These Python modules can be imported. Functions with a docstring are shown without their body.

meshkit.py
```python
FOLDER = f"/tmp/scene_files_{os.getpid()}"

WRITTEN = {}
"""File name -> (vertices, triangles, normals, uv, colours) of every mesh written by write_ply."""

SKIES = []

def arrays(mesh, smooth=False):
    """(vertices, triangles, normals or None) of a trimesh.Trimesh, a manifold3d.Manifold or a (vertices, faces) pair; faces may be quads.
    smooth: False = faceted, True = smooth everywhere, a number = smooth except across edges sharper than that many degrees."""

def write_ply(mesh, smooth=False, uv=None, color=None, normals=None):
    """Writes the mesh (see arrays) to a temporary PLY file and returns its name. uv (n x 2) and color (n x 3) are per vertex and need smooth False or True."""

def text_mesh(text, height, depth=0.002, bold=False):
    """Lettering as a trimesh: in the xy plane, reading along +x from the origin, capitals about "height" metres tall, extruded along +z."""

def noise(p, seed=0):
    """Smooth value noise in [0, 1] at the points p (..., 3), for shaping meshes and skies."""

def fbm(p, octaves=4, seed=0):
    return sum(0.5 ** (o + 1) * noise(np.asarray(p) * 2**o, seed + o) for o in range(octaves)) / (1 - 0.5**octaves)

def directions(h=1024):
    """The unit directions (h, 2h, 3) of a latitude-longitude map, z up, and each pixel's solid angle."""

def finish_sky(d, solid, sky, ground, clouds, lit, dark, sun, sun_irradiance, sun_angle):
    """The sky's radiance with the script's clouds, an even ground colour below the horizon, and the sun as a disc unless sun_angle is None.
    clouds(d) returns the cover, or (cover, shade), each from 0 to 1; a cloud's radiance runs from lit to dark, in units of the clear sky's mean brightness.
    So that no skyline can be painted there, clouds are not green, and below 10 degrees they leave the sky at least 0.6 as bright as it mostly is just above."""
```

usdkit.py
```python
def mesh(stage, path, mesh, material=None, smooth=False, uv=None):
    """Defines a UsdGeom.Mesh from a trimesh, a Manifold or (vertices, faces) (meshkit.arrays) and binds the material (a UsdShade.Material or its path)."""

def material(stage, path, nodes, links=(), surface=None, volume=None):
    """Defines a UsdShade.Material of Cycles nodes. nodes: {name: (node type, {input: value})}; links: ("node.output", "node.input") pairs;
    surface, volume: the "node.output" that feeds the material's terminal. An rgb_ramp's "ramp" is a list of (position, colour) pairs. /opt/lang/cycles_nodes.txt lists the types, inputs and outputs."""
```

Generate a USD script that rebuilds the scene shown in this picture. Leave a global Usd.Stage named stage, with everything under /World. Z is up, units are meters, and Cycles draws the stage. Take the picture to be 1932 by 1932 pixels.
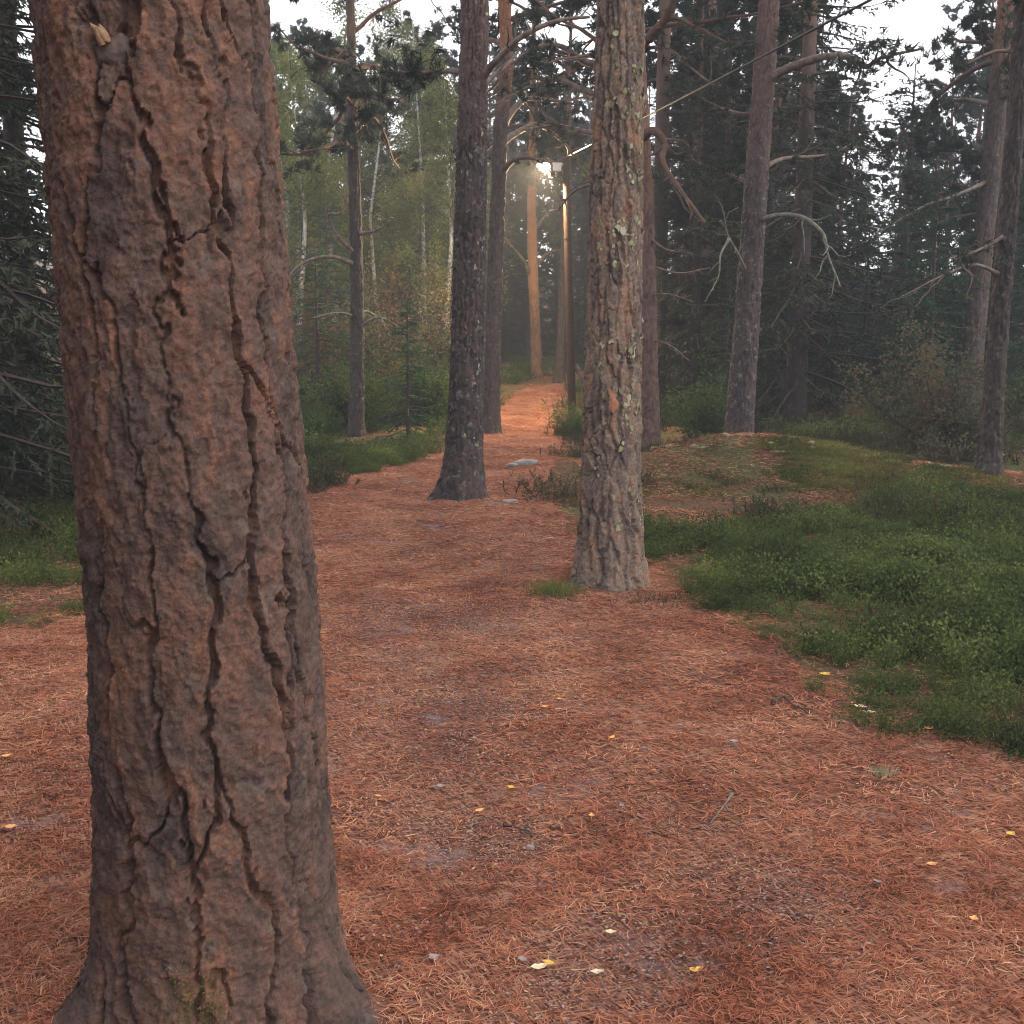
import math
import numpy as np, trimesh, shapely
from shapely.geometry import Polygon, Point
from scipy.spatial import cKDTree
from scipy.sparse import coo_matrix
from scipy.sparse.csgraph import connected_components
import usdkit, meshkit
from meshkit import fbm, noise
from pxr import Usd, UsdGeom, UsdLux, UsdShade, Gf, Sdf, Vt

stage = Usd.Stage.CreateInMemory()
UsdGeom.SetStageUpAxis(stage, "Z")
UsdGeom.SetStageMetersPerUnit(stage, 1.0)
W = UsdGeom.Xform.Define(stage, "/World")
stage.SetDefaultPrim(W.GetPrim())

# ------------------------------------------------------------------ camera, sky, sun, exposure
EYE = np.array([0.0, 0.0, 1.55]); PITCH = math.radians(9.0); TANH = 0.445
EXPOSURE = 1.33
SKY_STRENGTH = 0.10
SUN_EL, SUN_AZ = math.radians(38), math.atan2(0.85, -0.35)     # towards the sun: right and behind the viewer
SUN_I, SUN_ANGLE = 0.30, 60.0
LAMP = 6200.0
HAZE = 0.0017
cam = UsdGeom.Camera.Define(stage, "/World/camera")
cam.CreateFocalLengthAttr(28.0)
cam.CreateHorizontalApertureAttr(2 * TANH * 28.0)
cam.CreateVerticalApertureAttr(2 * TANH * 28.0)
cam.CreateClippingRangeAttr(Gf.Vec2f(0.05, 1000))
cam.CreateExposureAttr(EXPOSURE)
cam.AddTranslateOp().Set(Gf.Vec3d(*EYE))
cam.AddRotateXOp().Set(90 - math.degrees(PITCH))

dome = UsdLux.DomeLight.Define(stage, "/World/sky")
dome.GetPrim().SetCustomDataByKey("kind", "structure")
sky_m = usdkit.material(stage, "/World/Looks/sky", {
    "sky": ("sky_texture", {"sky_type": "single_scattering", "sun_disc": False, "sun_elevation": SUN_EL, "sun_rotation": SUN_AZ, "aerosol_density": 2.0}),
    "mx": ("mix", {"fac": 0.87, "color2": (10.5, 10.6, 11.4)}),
    "bg": ("background_shader", {"strength": SKY_STRENGTH})},
    [("sky.color", "mx.color1"), ("mx.color", "bg.color")], surface="bg.background")
UsdShade.MaterialBindingAPI.Apply(dome.GetPrim()).Bind(sky_m)

sun = UsdLux.DistantLight.Define(stage, "/World/sun")
sun.CreateIntensityAttr(SUN_I); sun.CreateAngleAttr(SUN_ANGLE); sun.CreateNormalizeAttr(True)
sun.CreateColorAttr(Gf.Vec3f(1.0, 0.93, 0.86))
_d = Gf.Vec3d(math.sin(SUN_AZ) * math.cos(SUN_EL), math.cos(SUN_AZ) * math.cos(SUN_EL), math.sin(SUN_EL))
sun.AddTransformOp(opSuffix="aim").Set(Gf.Matrix4d().SetRotate(Gf.Rotation(Gf.Vec3d(0, 0, 1), _d)))

# ------------------------------------------------------------------ small helpers
F0 = 966 / TANH
CP, SP = math.cos(PITCH), math.sin(PITCH)


def ray(u, v):
    a, b = (u - 966) / F0, (966 - v) / F0
    return np.array([a, CP + b * SP, -SP + b * CP])


def at(u, v, y):
    """the point at distance y (metres) along the sight line measured on the photograph"""
    d = ray(u, v)
    return EYE + d * (y / d[1])


def smooth(a, b, x):
    t = np.clip((np.asarray(x, float) - a) / (b - a), 0, 1)
    return t * t * (3 - 2 * t)


def norm(v):
    return v / np.maximum(np.linalg.norm(v, axis=-1, keepdims=True), 1e-9)


used = {}


def path_of(name, parent=None):
    base = (str(parent.GetPath()) if parent is not None else "/World") + "/" + name
    k = used.get(base, 0)
    used[base] = k + 1
    return base if k == 0 else f"{base}_{k:03d}"


def tag(p, label=None, cat=None, group=None, kind=None):
    p = p.GetPrim() if hasattr(p, "GetPrim") else p
    for k, x in (("label", label), ("category", cat), ("group", group), ("kind", kind)):
        if x:
            p.SetCustomDataByKey(k, x)
    return p


def thing(name, loc=(0, 0, 0), rz=0.0, scale=1.0, label=None, cat=None, group=None):
    x = UsdGeom.Xform.Define(stage, path_of(name))
    x.AddTranslateOp().Set(Gf.Vec3d(*map(float, loc)))
    if rz:
        x.AddRotateZOp().Set(float(rz))
    if scale != 1.0:
        x.AddScaleOp().Set(Gf.Vec3f(scale, scale, scale))
    return tag(x, label, cat, group)


LEAFY = set()


def give_rnd(prim, f, n, mat):
    """a random number per leaf, blade or needle, for its colour"""
    if str(mat.GetPath()) in LEAFY:
        f = np.asarray(f)
        lab = connected_components(coo_matrix((np.ones(len(f) * 2, np.int8), (np.r_[f[:, 0], f[:, 0]], np.r_[f[:, 1], f[:, 2]])), shape=(n, n)), directed=False)[1]
        r = np.random.default_rng(n).random(lab.max() + 1)[lab]
        UsdGeom.PrimvarsAPI(prim).CreatePrimvar("rnd", Sdf.ValueTypeNames.FloatArray, "vertex").Set(Vt.FloatArray.FromNumpy(r.astype(np.float32)))


def part(name, mesh, mat, parent=None, smooth_=False, attrs=None, **kw):
    m = usdkit.mesh(stage, path_of(name, parent), mesh, mat, smooth=smooth_)
    if isinstance(mesh, tuple):
        give_rnd(m, mesh[1], len(mesh[0]), mat)
    for k, a in (attrs or {}).items():
        UsdGeom.PrimvarsAPI(m).CreatePrimvar(k, Sdf.ValueTypeNames.FloatArray, "vertex").Set(Vt.FloatArray.FromNumpy(np.asarray(a, np.float32)))
    return tag(m, **kw)


def tube(pts, rad, n=7, cap=True):
    pts = np.asarray(pts, float); m = len(pts)
    rad = np.broadcast_to(np.asarray(rad, float), (m,))
    t = norm(np.gradient(pts, axis=0))
    ref = np.array([0.13, 0.21, 0.97]) if abs(t[:, 2]).mean() < 0.8 else np.array([1.0, 0.1, 0.0])
    a = norm(np.cross(t, ref)); b = np.cross(t, a)
    th = np.arange(n) * 2 * np.pi / n
    v = pts[:, None] + rad[:, None, None] * (np.cos(th)[None, :, None] * a[:, None] + np.sin(th)[None, :, None] * b[:, None])
    i = np.arange(m - 1)[:, None] * n; j = np.arange(n)[None]; k = (j + 1) % n
    q = np.stack([i + j, i + k, i + n + k, i + n + j], -1).reshape(-1, 4)
    f = np.vstack([q[:, [0, 1, 2]], q[:, [0, 2, 3]]])
    v = v.reshape(-1, 3)
    if cap:
        v = np.vstack([v, pts[:1], pts[-1:]])
        e0, e1 = len(v) - 2, len(v) - 1
        jj = np.arange(n); kk = (jj + 1) % n
        f = np.vstack([f, np.stack([np.full(n, e0), kk, jj], 1), np.stack([np.full(n, e1), (m - 1) * n + jj, (m - 1) * n + kk], 1)])
    return v, f


def join(parts):
    vs, fs, n = [], [], 0
    for v, f in parts:
        vs.append(v); fs.append(np.asarray(f) + n); n += len(v)
    return np.vstack(vs), np.vstack(fs)


def curve(ctrl, n):
    """Catmull-Rom through the control points"""
    p = np.asarray(ctrl, float)
    p = np.vstack([2 * p[0] - p[1], p, 2 * p[-1] - p[-2]])
    s = np.linspace(0, len(p) - 3 - 1e-6, n); i = s.astype(int); t = (s - i)[:, None]
    a, b, c, d = p[i], p[i + 1], p[i + 2], p[i + 3]
    return 0.5 * (2 * b + (c - a) * t + (2 * a - 5 * b + 4 * c - d) * t**2 + (3 * b - a - 3 * c + d) * t**3)


def blades(P, D, L, Wd, rng):
    """one thin triangle per needle / blade"""
    S = norm(np.cross(D, rng.normal(size=D.shape))) * (np.asarray(Wd).reshape(-1, 1) / 2)
    v = np.stack([P - S, P + S, P + D * np.asarray(L).reshape(-1, 1)], 1).reshape(-1, 3)
    return v, np.arange(len(v)).reshape(-1, 3)


def leaves(P, D, L, Wd, rng, fold=0.25):
    """one folded diamond (two triangles) per leaf"""
    n = len(P); L = np.broadcast_to(L, n)[:, None]; Wd = np.broadcast_to(Wd, n)[:, None]
    S = norm(np.cross(D, rng.normal(size=D.shape))); N = np.cross(S, D)
    mid = P + D * L * 0.5
    v = np.stack([P, mid + S * Wd / 2 + N * Wd * fold, P + D * L, mid - S * Wd / 2 + N * Wd * fold], 1).reshape(-1, 3)
    k = np.arange(n)[:, None] * 4
    return v, np.vstack([k + [0, 1, 2], k + [0, 2, 3]])


# ------------------------------------------------------------------ materials
LK = "/World/Looks/"


def bark_mat(name, cols, lichen=0.0, lich_col=(0.20, 0.21, 0.13), ztop=None, top_col=(0.30, 0.12, 0.055)):
    n = {"tc": ("texture_coordinate", {}),
         "mp": ("mapping", {"scale": (1, 1, 0.4)}),
         "n1": ("noise_texture", {"scale": 11.0, "detail": 3.0, "roughness": 0.6}),
         "pl": ("attribute", {"attribute": "plate"}),
         "ml": ("math", {"math_type": "multiply_add", "value2": 0.62, "value3": -0.31}),
         "ad": ("math", {"math_type": "add"}),
         "rp": ("rgb_ramp", {"ramp": cols}),
         "n2": ("noise_texture", {"scale": 70.0, "detail": 3.0, "roughness": 0.75}),
         "r2": ("rgb_ramp", {"ramp": [(0.25, (0.5, 0.5, 0.52)), (0.75, (1.3, 1.27, 1.25))]}),
         "mu": ("mix_color", {"blend_type": "multiply", "fac": 1.0, "use_clamp": False}),
         "n3": ("noise_texture", {"scale": 16.0, "detail": 2.0, "roughness": 0.65}),
         "r3": ("rgb_ramp", {"ramp": [(0.60, (0, 0, 0)), (0.66, (1, 1, 1))]}),
         "lf": ("math", {"math_type": "multiply", "value2": lichen}),
         "mxl": ("mix_color", {"b": lich_col}),
         "bp": ("bump", {"strength": 1.0, "distance": 0.005}),
         "p": ("principled_bsdf", {"roughness": 0.92, "specular_ior_level": 0.18})}
    l = [("tc.object", "mp.vector"), ("mp.vector", "n1.vector"), ("tc.object", "n2.vector"), ("tc.object", "n3.vector"),
         ("pl.fac", "ml.value1"), ("ml.value", "ad.value1"), ("n1.fac", "ad.value2"), ("ad.value", "rp.fac"),
         ("n2.fac", "r2.fac"), ("rp.color", "mu.a"), ("r2.color", "mu.b"),
         ("n3.fac", "r3.fac"), ("r3.color", "lf.value1"), ("lf.value", "mxl.fac"), ("mu.result", "mxl.a"),
         ("n2.fac", "bp.height"), ("bp.normal", "p.normal")]
    out = "mxl.result"
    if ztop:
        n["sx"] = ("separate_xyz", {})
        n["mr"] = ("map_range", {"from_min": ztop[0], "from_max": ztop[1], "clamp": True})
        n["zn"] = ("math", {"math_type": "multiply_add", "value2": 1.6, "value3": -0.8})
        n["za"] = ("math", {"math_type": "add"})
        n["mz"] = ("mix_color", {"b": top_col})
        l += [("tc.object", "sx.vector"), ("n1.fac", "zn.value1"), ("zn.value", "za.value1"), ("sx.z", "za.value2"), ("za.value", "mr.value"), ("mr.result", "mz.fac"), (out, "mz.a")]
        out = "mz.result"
    l.append((out, "p.base_color"))
    return usdkit.material(stage, LK + name, n, l, surface="p.BSDF")


M_BARK1 = bark_mat("bark_big_pine", [(0.16, (0.037, 0.028, 0.025)), (0.36, (0.060, 0.040, 0.033)), (0.54, (0.084, 0.050, 0.039)), (0.72, (0.122, 0.062, 0.041)), (0.85, (0.155, 0.076, 0.047)), (0.95, (0.082, 0.060, 0.054))], 0.22, (0.11, 0.098, 0.085))
M_BARK2 = bark_mat("bark_lichened_pine", [(0.2, (0.072, 0.056, 0.051)), (0.42, (0.12, 0.09, 0.074)), (0.58, (0.165, 0.122, 0.094)), (0.78, (0.21, 0.12, 0.076))], 0.22, (0.19, 0.18, 0.13))
M_BARK3 = bark_mat("bark_grey_pine", [(0.2, (0.034, 0.028, 0.028)), (0.5, (0.057, 0.045, 0.043)), (0.8, (0.078, 0.055, 0.048))], 0.5, (0.17, 0.175, 0.16), (2.8, 5.2), (0.115, 0.072, 0.062))
M_BARK4 = bark_mat("bark_orange_top_pine", [(0.2, (0.039, 0.032, 0.030)), (0.5, (0.060, 0.046, 0.041)), (0.8, (0.078, 0.055, 0.046))], 0.3, (0.16, 0.165, 0.15), (4.6, 6.4), (0.22, 0.095, 0.05))
M_BARK5 = bark_mat("bark_far_pine", [(0.2, (0.027, 0.023, 0.023)), (0.5, (0.046, 0.037, 0.034)), (0.8, (0.064, 0.046, 0.039))], 0.3, (0.14, 0.145, 0.13), (4.0, 6.5), (0.13, 0.08, 0.06))


def plain(name, ramp, scale=8.0, rough=0.9, bump=0.3, dist=0.005, spec=0.2, detail=2.0):
    return usdkit.material(stage, LK + name, {
        "tc": ("texture_coordinate", {}), "n": ("noise_texture", {"scale": scale, "detail": detail, "roughness": 0.62}),
        "r": ("rgb_ramp", {"ramp": ramp}), "b": ("bump", {"strength": bump, "distance": dist}),
        "p": ("principled_bsdf", {"roughness": rough, "specular_ior_level": spec})},
        [("tc.object", "n.vector"), ("n.fac", "r.fac"), ("n.fac", "b.height"), ("b.normal", "p.normal"), ("r.color", "p.base_color")], surface="p.BSDF")


def leafy(name, ramp, trans=0.3, clump=1.2, islands=0.55, k=0.65):
    """foliage: colour varies per leaf and per clump; light passes through"""
    LEAFY.add(LK + name)
    ramp = [(p, tuple(x * k for x in c)) for p, c in ramp]
    return usdkit.material(stage, LK + name, {
        "g": ("geometry", {}), "isl": ("attribute", {"attribute": "rnd"}),
        "n": ("noise_texture", {"scale": clump * 1.3, "detail": 0.0}),
        "a": ("math", {"math_type": "multiply_add", "value2": islands, "value3": -islands / 2}),
        "s": ("math", {"math_type": "add"}),
        "r": ("rgb_ramp", {"ramp": ramp}),
        "d": ("diffuse_bsdf", {"roughness": 0.5}), "t": ("translucent_bsdf", {}), "m": ("mix_closure", {"fac": trans})},
        [("g.position", "n.vector"), ("isl.fac", "a.value1"), ("a.value", "s.value1"), ("n.fac", "s.value2"),
         ("s.value", "r.fac"), ("r.color", "d.color"), ("r.color", "t.color"), ("d.BSDF", "m.closure1"), ("t.BSDF", "m.closure2")],
        surface="m.closure" if trans > 0.26 else "d.BSDF")


M_PINE = leafy("pine_needles", [(0.15, (0.033, 0.043, 0.034)), (0.5, (0.070, 0.085, 0.064)), (0.85, (0.12, 0.132, 0.090))], 0.25)
M_SPRUCE = leafy("spruce_needles", [(0.15, (0.030, 0.038, 0.027)), (0.5, (0.060, 0.072, 0.049)), (0.85, (0.10, 0.11, 0.072))], 0.2)
M_YSPR = leafy("young_spruce_needles", [(0.15, (0.025, 0.055, 0.035)), (0.5, (0.05, 0.10, 0.06)), (0.85, (0.09, 0.15, 0.085))], 0.3)
M_BIRCH = leafy("birch_leaves", [(0.1, (0.09, 0.11, 0.05)), (0.45, (0.17, 0.20, 0.075)), (0.7, (0.27, 0.27, 0.085)), (0.95, (0.38, 0.31, 0.10))], 0.42)
M_BUSH = leafy("bush_leaves", [(0.1, (0.06, 0.065, 0.046)), (0.45, (0.105, 0.11, 0.072)), (0.7, (0.155, 0.14, 0.085)), (0.95, (0.21, 0.125, 0.075))], 0.35)
M_BUSHG = leafy("green_bush_leaves", [(0.1, (0.035, 0.06, 0.025)), (0.5, (0.075, 0.12, 0.045)), (0.9, (0.15, 0.19, 0.06))], 0.35)
M_BUSHR = leafy("rusty_bush_leaves", [(0.1, (0.05, 0.04, 0.03)), (0.5, (0.12, 0.075, 0.05)), (0.9, (0.2, 0.11, 0.06))], 0.35)
M_BERRY = leafy("bilberry_leaves", [(0.1, (0.036, 0.046, 0.021)), (0.45, (0.075, 0.100, 0.036)), (0.75, (0.115, 0.150, 0.046)), (0.97, (0.18, 0.20, 0.065))], 0.35, clump=1.6, k=0.85)
M_HEATH = leafy("heather_sprigs", [(0.1, (0.045, 0.045, 0.028)), (0.5, (0.085, 0.085, 0.045)), (0.9, (0.15, 0.11, 0.06))], 0.2)
M_MOSS = leafy("moss_blades", [(0.1, (0.05, 0.06, 0.02)), (0.5, (0.11, 0.12, 0.035)), (0.9, (0.2, 0.19, 0.06))], 0.25, k=0.9)
M_NEEDLE = leafy("dry_pine_needles", [(0.0, (0.075, 0.032, 0.022)), (0.25, (0.22, 0.076, 0.046)), (0.55, (0.41, 0.142, 0.082)), (0.84, (0.47, 0.19, 0.105)), (1.0, (0.60, 0.35, 0.21))], 0.15, clump=2.2, islands=0.85, k=0.76)
M_LEAFLIT = leafy("dry_leaf_bits", [(0.05, (0.13, 0.08, 0.07)), (0.5, (0.25, 0.14, 0.11)), (0.85, (0.34, 0.24, 0.21)), (1.0, (0.45, 0.30, 0.16))], 0.1, clump=3.0, islands=0.9, k=0.75)
M_TWIG = plain("twig_bark", [(0.3, (0.032, 0.024, 0.021)), (0.7, (0.062, 0.043, 0.035))], 20)
M_DEAD = plain("dead_branch_bark", [(0.3, (0.065, 0.046, 0.04)), (0.5, (0.11, 0.078, 0.064)), (0.75, (0.17, 0.14, 0.11))], 14, bump=0.6)
M_PALE = plain("bare_pale_wood", [(0.3, (0.075, 0.07, 0.056)), (0.7, (0.15, 0.14, 0.112))], 18, bump=0.5)
M_LIMB = plain("orange_limb_bark", [(0.3, (0.06, 0.040, 0.032)), (0.6, (0.105, 0.060, 0.043)), (0.8, (0.085, 0.066, 0.055))], 9, bump=0.5)
M_TORN = plain("torn_wood", [(0.3, (0.15, 0.088, 0.05)), (0.7, (0.26, 0.16, 0.09))], 60, bump=0.5)
M_ROT = plain("old_stub_wood", [(0.3, (0.05, 0.036, 0.03)), (0.7, (0.12, 0.085, 0.07))], 40, bump=0.6)
M_SCAR = plain("fresh_bark_scar", [(0.3, (0.20, 0.085, 0.05)), (0.7, (0.30, 0.13, 0.075))], 30)
M_LICH = leafy("tree_lichen", [(0.1, (0.15, 0.145, 0.085)), (0.5, (0.25, 0.24, 0.135)), (0.9, (0.38, 0.37, 0.25))], 0.05, clump=6, k=0.85)
M_RLICH = plain("reindeer_lichen", [(0.3, (0.10, 0.105, 0.068)), (0.5, (0.17, 0.18, 0.12)), (0.75, (0.25, 0.26, 0.185))], 40, bump=1.0, dist=0.02)
M_STONE = plain("grey_stone", [(0.3, (0.07, 0.062, 0.06)), (0.6, (0.15, 0.138, 0.13)), (0.8, (0.22, 0.20, 0.19))], 14, bump=0.6)
M_BIRCHBARK = plain("birch_bark", [(0.35, (0.10, 0.09, 0.085)), (0.5, (0.30, 0.28, 0.26)), (0.7, (0.42, 0.40, 0.37))], 12)
M_POLE = plain("tarred_wood", [(0.3, (0.022, 0.013, 0.010)), (0.7, (0.045, 0.023, 0.016))], 25, rough=0.7)
M_METAL = plain("galvanised_metal", [(0.3, (0.36, 0.36, 0.36)), (0.7, (0.48, 0.48, 0.47))], 20, rough=0.45, bump=0.05, spec=0.5)
M_CABLE = plain("black_cable", [(0.3, (0.015, 0.014, 0.014)), (0.7, (0.025, 0.023, 0.022))], 20, rough=0.6, bump=0.0)
M_YLEAF = plain("yellow_leaf", [(0.3, (0.40, 0.21, 0.035)), (0.7, (0.58, 0.36, 0.075))], 60, rough=0.6, bump=0.2, dist=0.001)
M_PLEAF = plain("pale_leaf", [(0.3, (0.38, 0.31, 0.18)), (0.7, (0.54, 0.47, 0.31))], 60, rough=0.6, bump=0.2, dist=0.001)
M_GLEAF = plain("grey_leaf", [(0.3, (0.17, 0.13, 0.125)), (0.7, (0.27, 0.21, 0.205))], 60, rough=0.7, bump=0.2, dist=0.001)
M_OLEAF = plain("orange_leaf", [(0.3, (0.50, 0.20, 0.06)), (0.7, (0.66, 0.32, 0.12))], 60, rough=0.6, bump=0.2, dist=0.001)
M_BULB = usdkit.material(stage, LK + "lamp_glow", {"e": ("emission", {"color": (1.0, 0.74, 0.42), "strength": LAMP})}, [], surface="e.emission")

def chips(k, rot, sx, sy):
    return ({f"mp{k}": ("mapping", {"mapping_type": "texture", "rotation": (0, 0, rot), "scale": (1 / sx, 1 / sy, 1)}), f"wv{k}": ("voronoi_texture", {"dimensions": "2D", "scale": 1.0}), f"sc{k}": ("separate_color", {})},
            [("wob.value", f"mp{k}.vector"), (f"mp{k}.vector", f"wv{k}.vector"), (f"wv{k}.color", f"sc{k}.color")])


_n = {"g": ("geometry", {}), "n1": ("noise_texture", {"scale": 1.3, "detail": 2.0, "roughness": 0.6}), "n3": ("noise_texture", {"scale": 2.1, "detail": 3.0, "roughness": 0.65}),
      "m1": ("math", {"math_type": "maximum"}), "cl": ("math", {"math_type": "multiply_add", "value2": 0.9, "value3": -0.40}), "ad": ("math", {"math_type": "add"}),
      "r1": ("rgb_ramp", {"ramp": [(0.15, (0.026, 0.014, 0.011)), (0.45, (0.066, 0.029, 0.020)), (0.72, (0.125, 0.052, 0.034)), (0.9, (0.18, 0.08, 0.05)), (1.0, (0.24, 0.125, 0.08))]}),
      "r3": ("rgb_ramp", {"ramp": [(0.60, (0, 0, 0)), (0.72, (0.75, 0.75, 0.75))]}), "mx": ("mix_color", {"b": (0.15, 0.11, 0.11)}),
      "p": ("diffuse_bsdf", {"roughness": 0.6})}
_l = []
for k, (rot, sx, sy) in enumerate([(0.5, 260, 44), (2.0, 230, 40)]):
    a, b = chips(k, rot, sx, sy); _n.update(a); _l += [(("g.position" if x == "wob.value" else x), y) for x, y in b]
_l += [("sc0.r", "m1.value1"), ("sc1.r", "m1.value2"), ("g.position", "n1.vector"), ("g.position", "n3.vector"), ("n1.fac", "cl.value1"), ("m1.value", "ad.value1"), ("cl.value", "ad.value2"),
       ("ad.value", "r1.fac"), ("n3.fac", "r3.fac"), ("r1.color", "mx.a"), ("r3.color", "mx.fac"), ("mx.result", "p.color")]
M_PATH = usdkit.material(stage, LK + "needle_path", _n, _l, surface="p.BSDF")
M_GROUND = usdkit.material(stage, LK + "forest_floor", {
    "g": ("geometry", {}),
    "n1": ("noise_texture", {"scale": 0.9, "detail": 4.0, "roughness": 0.62}),
    "n2": ("noise_texture", {"scale": 30.0, "detail": 3.0, "roughness": 0.7}),
    "r1": ("rgb_ramp", {"ramp": [(0.28, (0.040, 0.045, 0.022)), (0.42, (0.075, 0.075, 0.034)), (0.52, (0.085, 0.054, 0.034)), (0.62, (0.11, 0.058, 0.037)), (0.72, (0.08, 0.085, 0.038))]}),
    "r2": ("rgb_ramp", {"ramp": [(0.28, (0.3, 0.3, 0.3)), (0.7, (1.4, 1.4, 1.35))]}),
    "mu": ("mix_color", {"blend_type": "multiply", "fac": 1.0, "use_clamp": False}),
    "p": ("diffuse_bsdf", {"roughness": 0.6})},
    [("g.position", "n1.vector"), ("g.position", "n2.vector"), ("n1.fac", "r1.fac"), ("n2.fac", "r2.fac"), ("r1.color", "mu.a"), ("r2.color", "mu.b"), ("mu.result", "p.color")], surface="p.BSDF")


# ------------------------------------------------------------------ terrain and path
def H(x, y):
    x, y = np.asarray(x, float), np.asarray(y, float)
    z = 0.40 * smooth(19, 28, y)
    z = z + 0.13 * np.maximum(0, x - 3.2) * smooth(11, 19, y) * smooth(70, 30, y)
    z = z + 0.05 * np.maximum(0, -x - 3.0) * smooth(5, 14, y)
    z = z + 0.46 * np.exp(-(((x - 2.5) / 1.5) ** 2 + ((y - 12.0) / 1.2) ** 2))
    z = z + 0.16 * np.exp(-(((x - 4.6) / 1.3) ** 2 + ((y - 11.0) / 1.0) ** 2))
    z = z + 0.12 * np.exp(-(((x + 2.6) / 1.0) ** 2 + ((y - 12.8) / 1.2) ** 2))
    z = z + 0.07 * np.maximum(0, y - 38)
    p = np.stack([x * 0.45, y * 0.45, np.zeros_like(x)], -1)
    z = z + 0.14 * (fbm(p, 3, 5) - 0.5) * (0.5 + 2.0 * smooth(14, 40, np.hypot(x, y)))
    return z


def ground_hit(u, v):
    d = ray(u, v); t = np.linspace(0.5, 70, 3000)
    p = EYE + d * t[:, None]
    k = np.argmax(p[:, 2] < H(p[:, 0], p[:, 1]))
    return p[k, :2]


left_edge = [(148, 1172), (360, 1010), (590, 930), (650, 906), (760, 880), (845, 852), (905, 812), (935, 772), (965, 742), (1040, 724)]
right_edge = [(1064, 728), (1062, 760), (1060, 800), (1062, 850), (1040, 890), (1016, 918), (1035, 958), (1090, 1003), (1205, 1045), (1300, 1112), (1400, 1192), (1500, 1262), (1600, 1332), (1760, 1400), (1932, 1440)]
le = [tuple(ground_hit(*p)) for p in left_edge]; re_ = [tuple(ground_hit(*p)) for p in right_edge]
top = max(p[1] for p in le + re_)
ring = [(-7.5, -4.0), (-7.0, 4.4), (-4.4, 5.3)] + le + [(1.3, top + 4), (2.6, top + 4)] + re_ + [(3.4, 2.4), (6.0, 1.0), (7.0, -4.0)]
PATH = Polygon(ring).buffer(0)
if PATH.geom_type != "Polygon":
    PATH = max(PATH.geoms, key=lambda g: g.area)
PATH = PATH.buffer(0.25).buffer(-0.25)
_ed = np.array(PATH.exterior.segmentize(0.05).coords)
# a ragged edge
_wig = (fbm(np.c_[_ed * 1.6, np.zeros(len(_ed))], 3, 9) - 0.5) * 0.26
_nn = norm(np.c_[np.gradient(_ed[:, 1]), -np.gradient(_ed[:, 0])])
PATH = Polygon(_ed + _nn * _wig[:, None]).buffer(0)
if PATH.geom_type != "Polygon":
    PATH = max(PATH.geoms, key=lambda g: g.area)
shapely.prepare(PATH)
EDGE = np.array(PATH.exterior.segmentize(0.03).coords); ETREE = cKDTree(EDGE)


def inside(x, y):
    return shapely.contains_xy(PATH, x, y)


def edge_dist(x, y):
    """signed distance to the path's edge: positive on the path"""
    d = ETREE.query(np.c_[np.ravel(x), np.ravel(y)])[0].reshape(np.shape(x))
    return np.where(inside(x, y), d, -d)


def grid_faces(nx, ny):
    i, j = np.meshgrid(np.arange(nx - 1), np.arange(ny - 1), indexing="ij")
    a = (i * ny + j).ravel()
    return np.vstack([np.c_[a, a + ny, a + ny + 1], np.c_[a, a + ny + 1, a + 1]])


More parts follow.
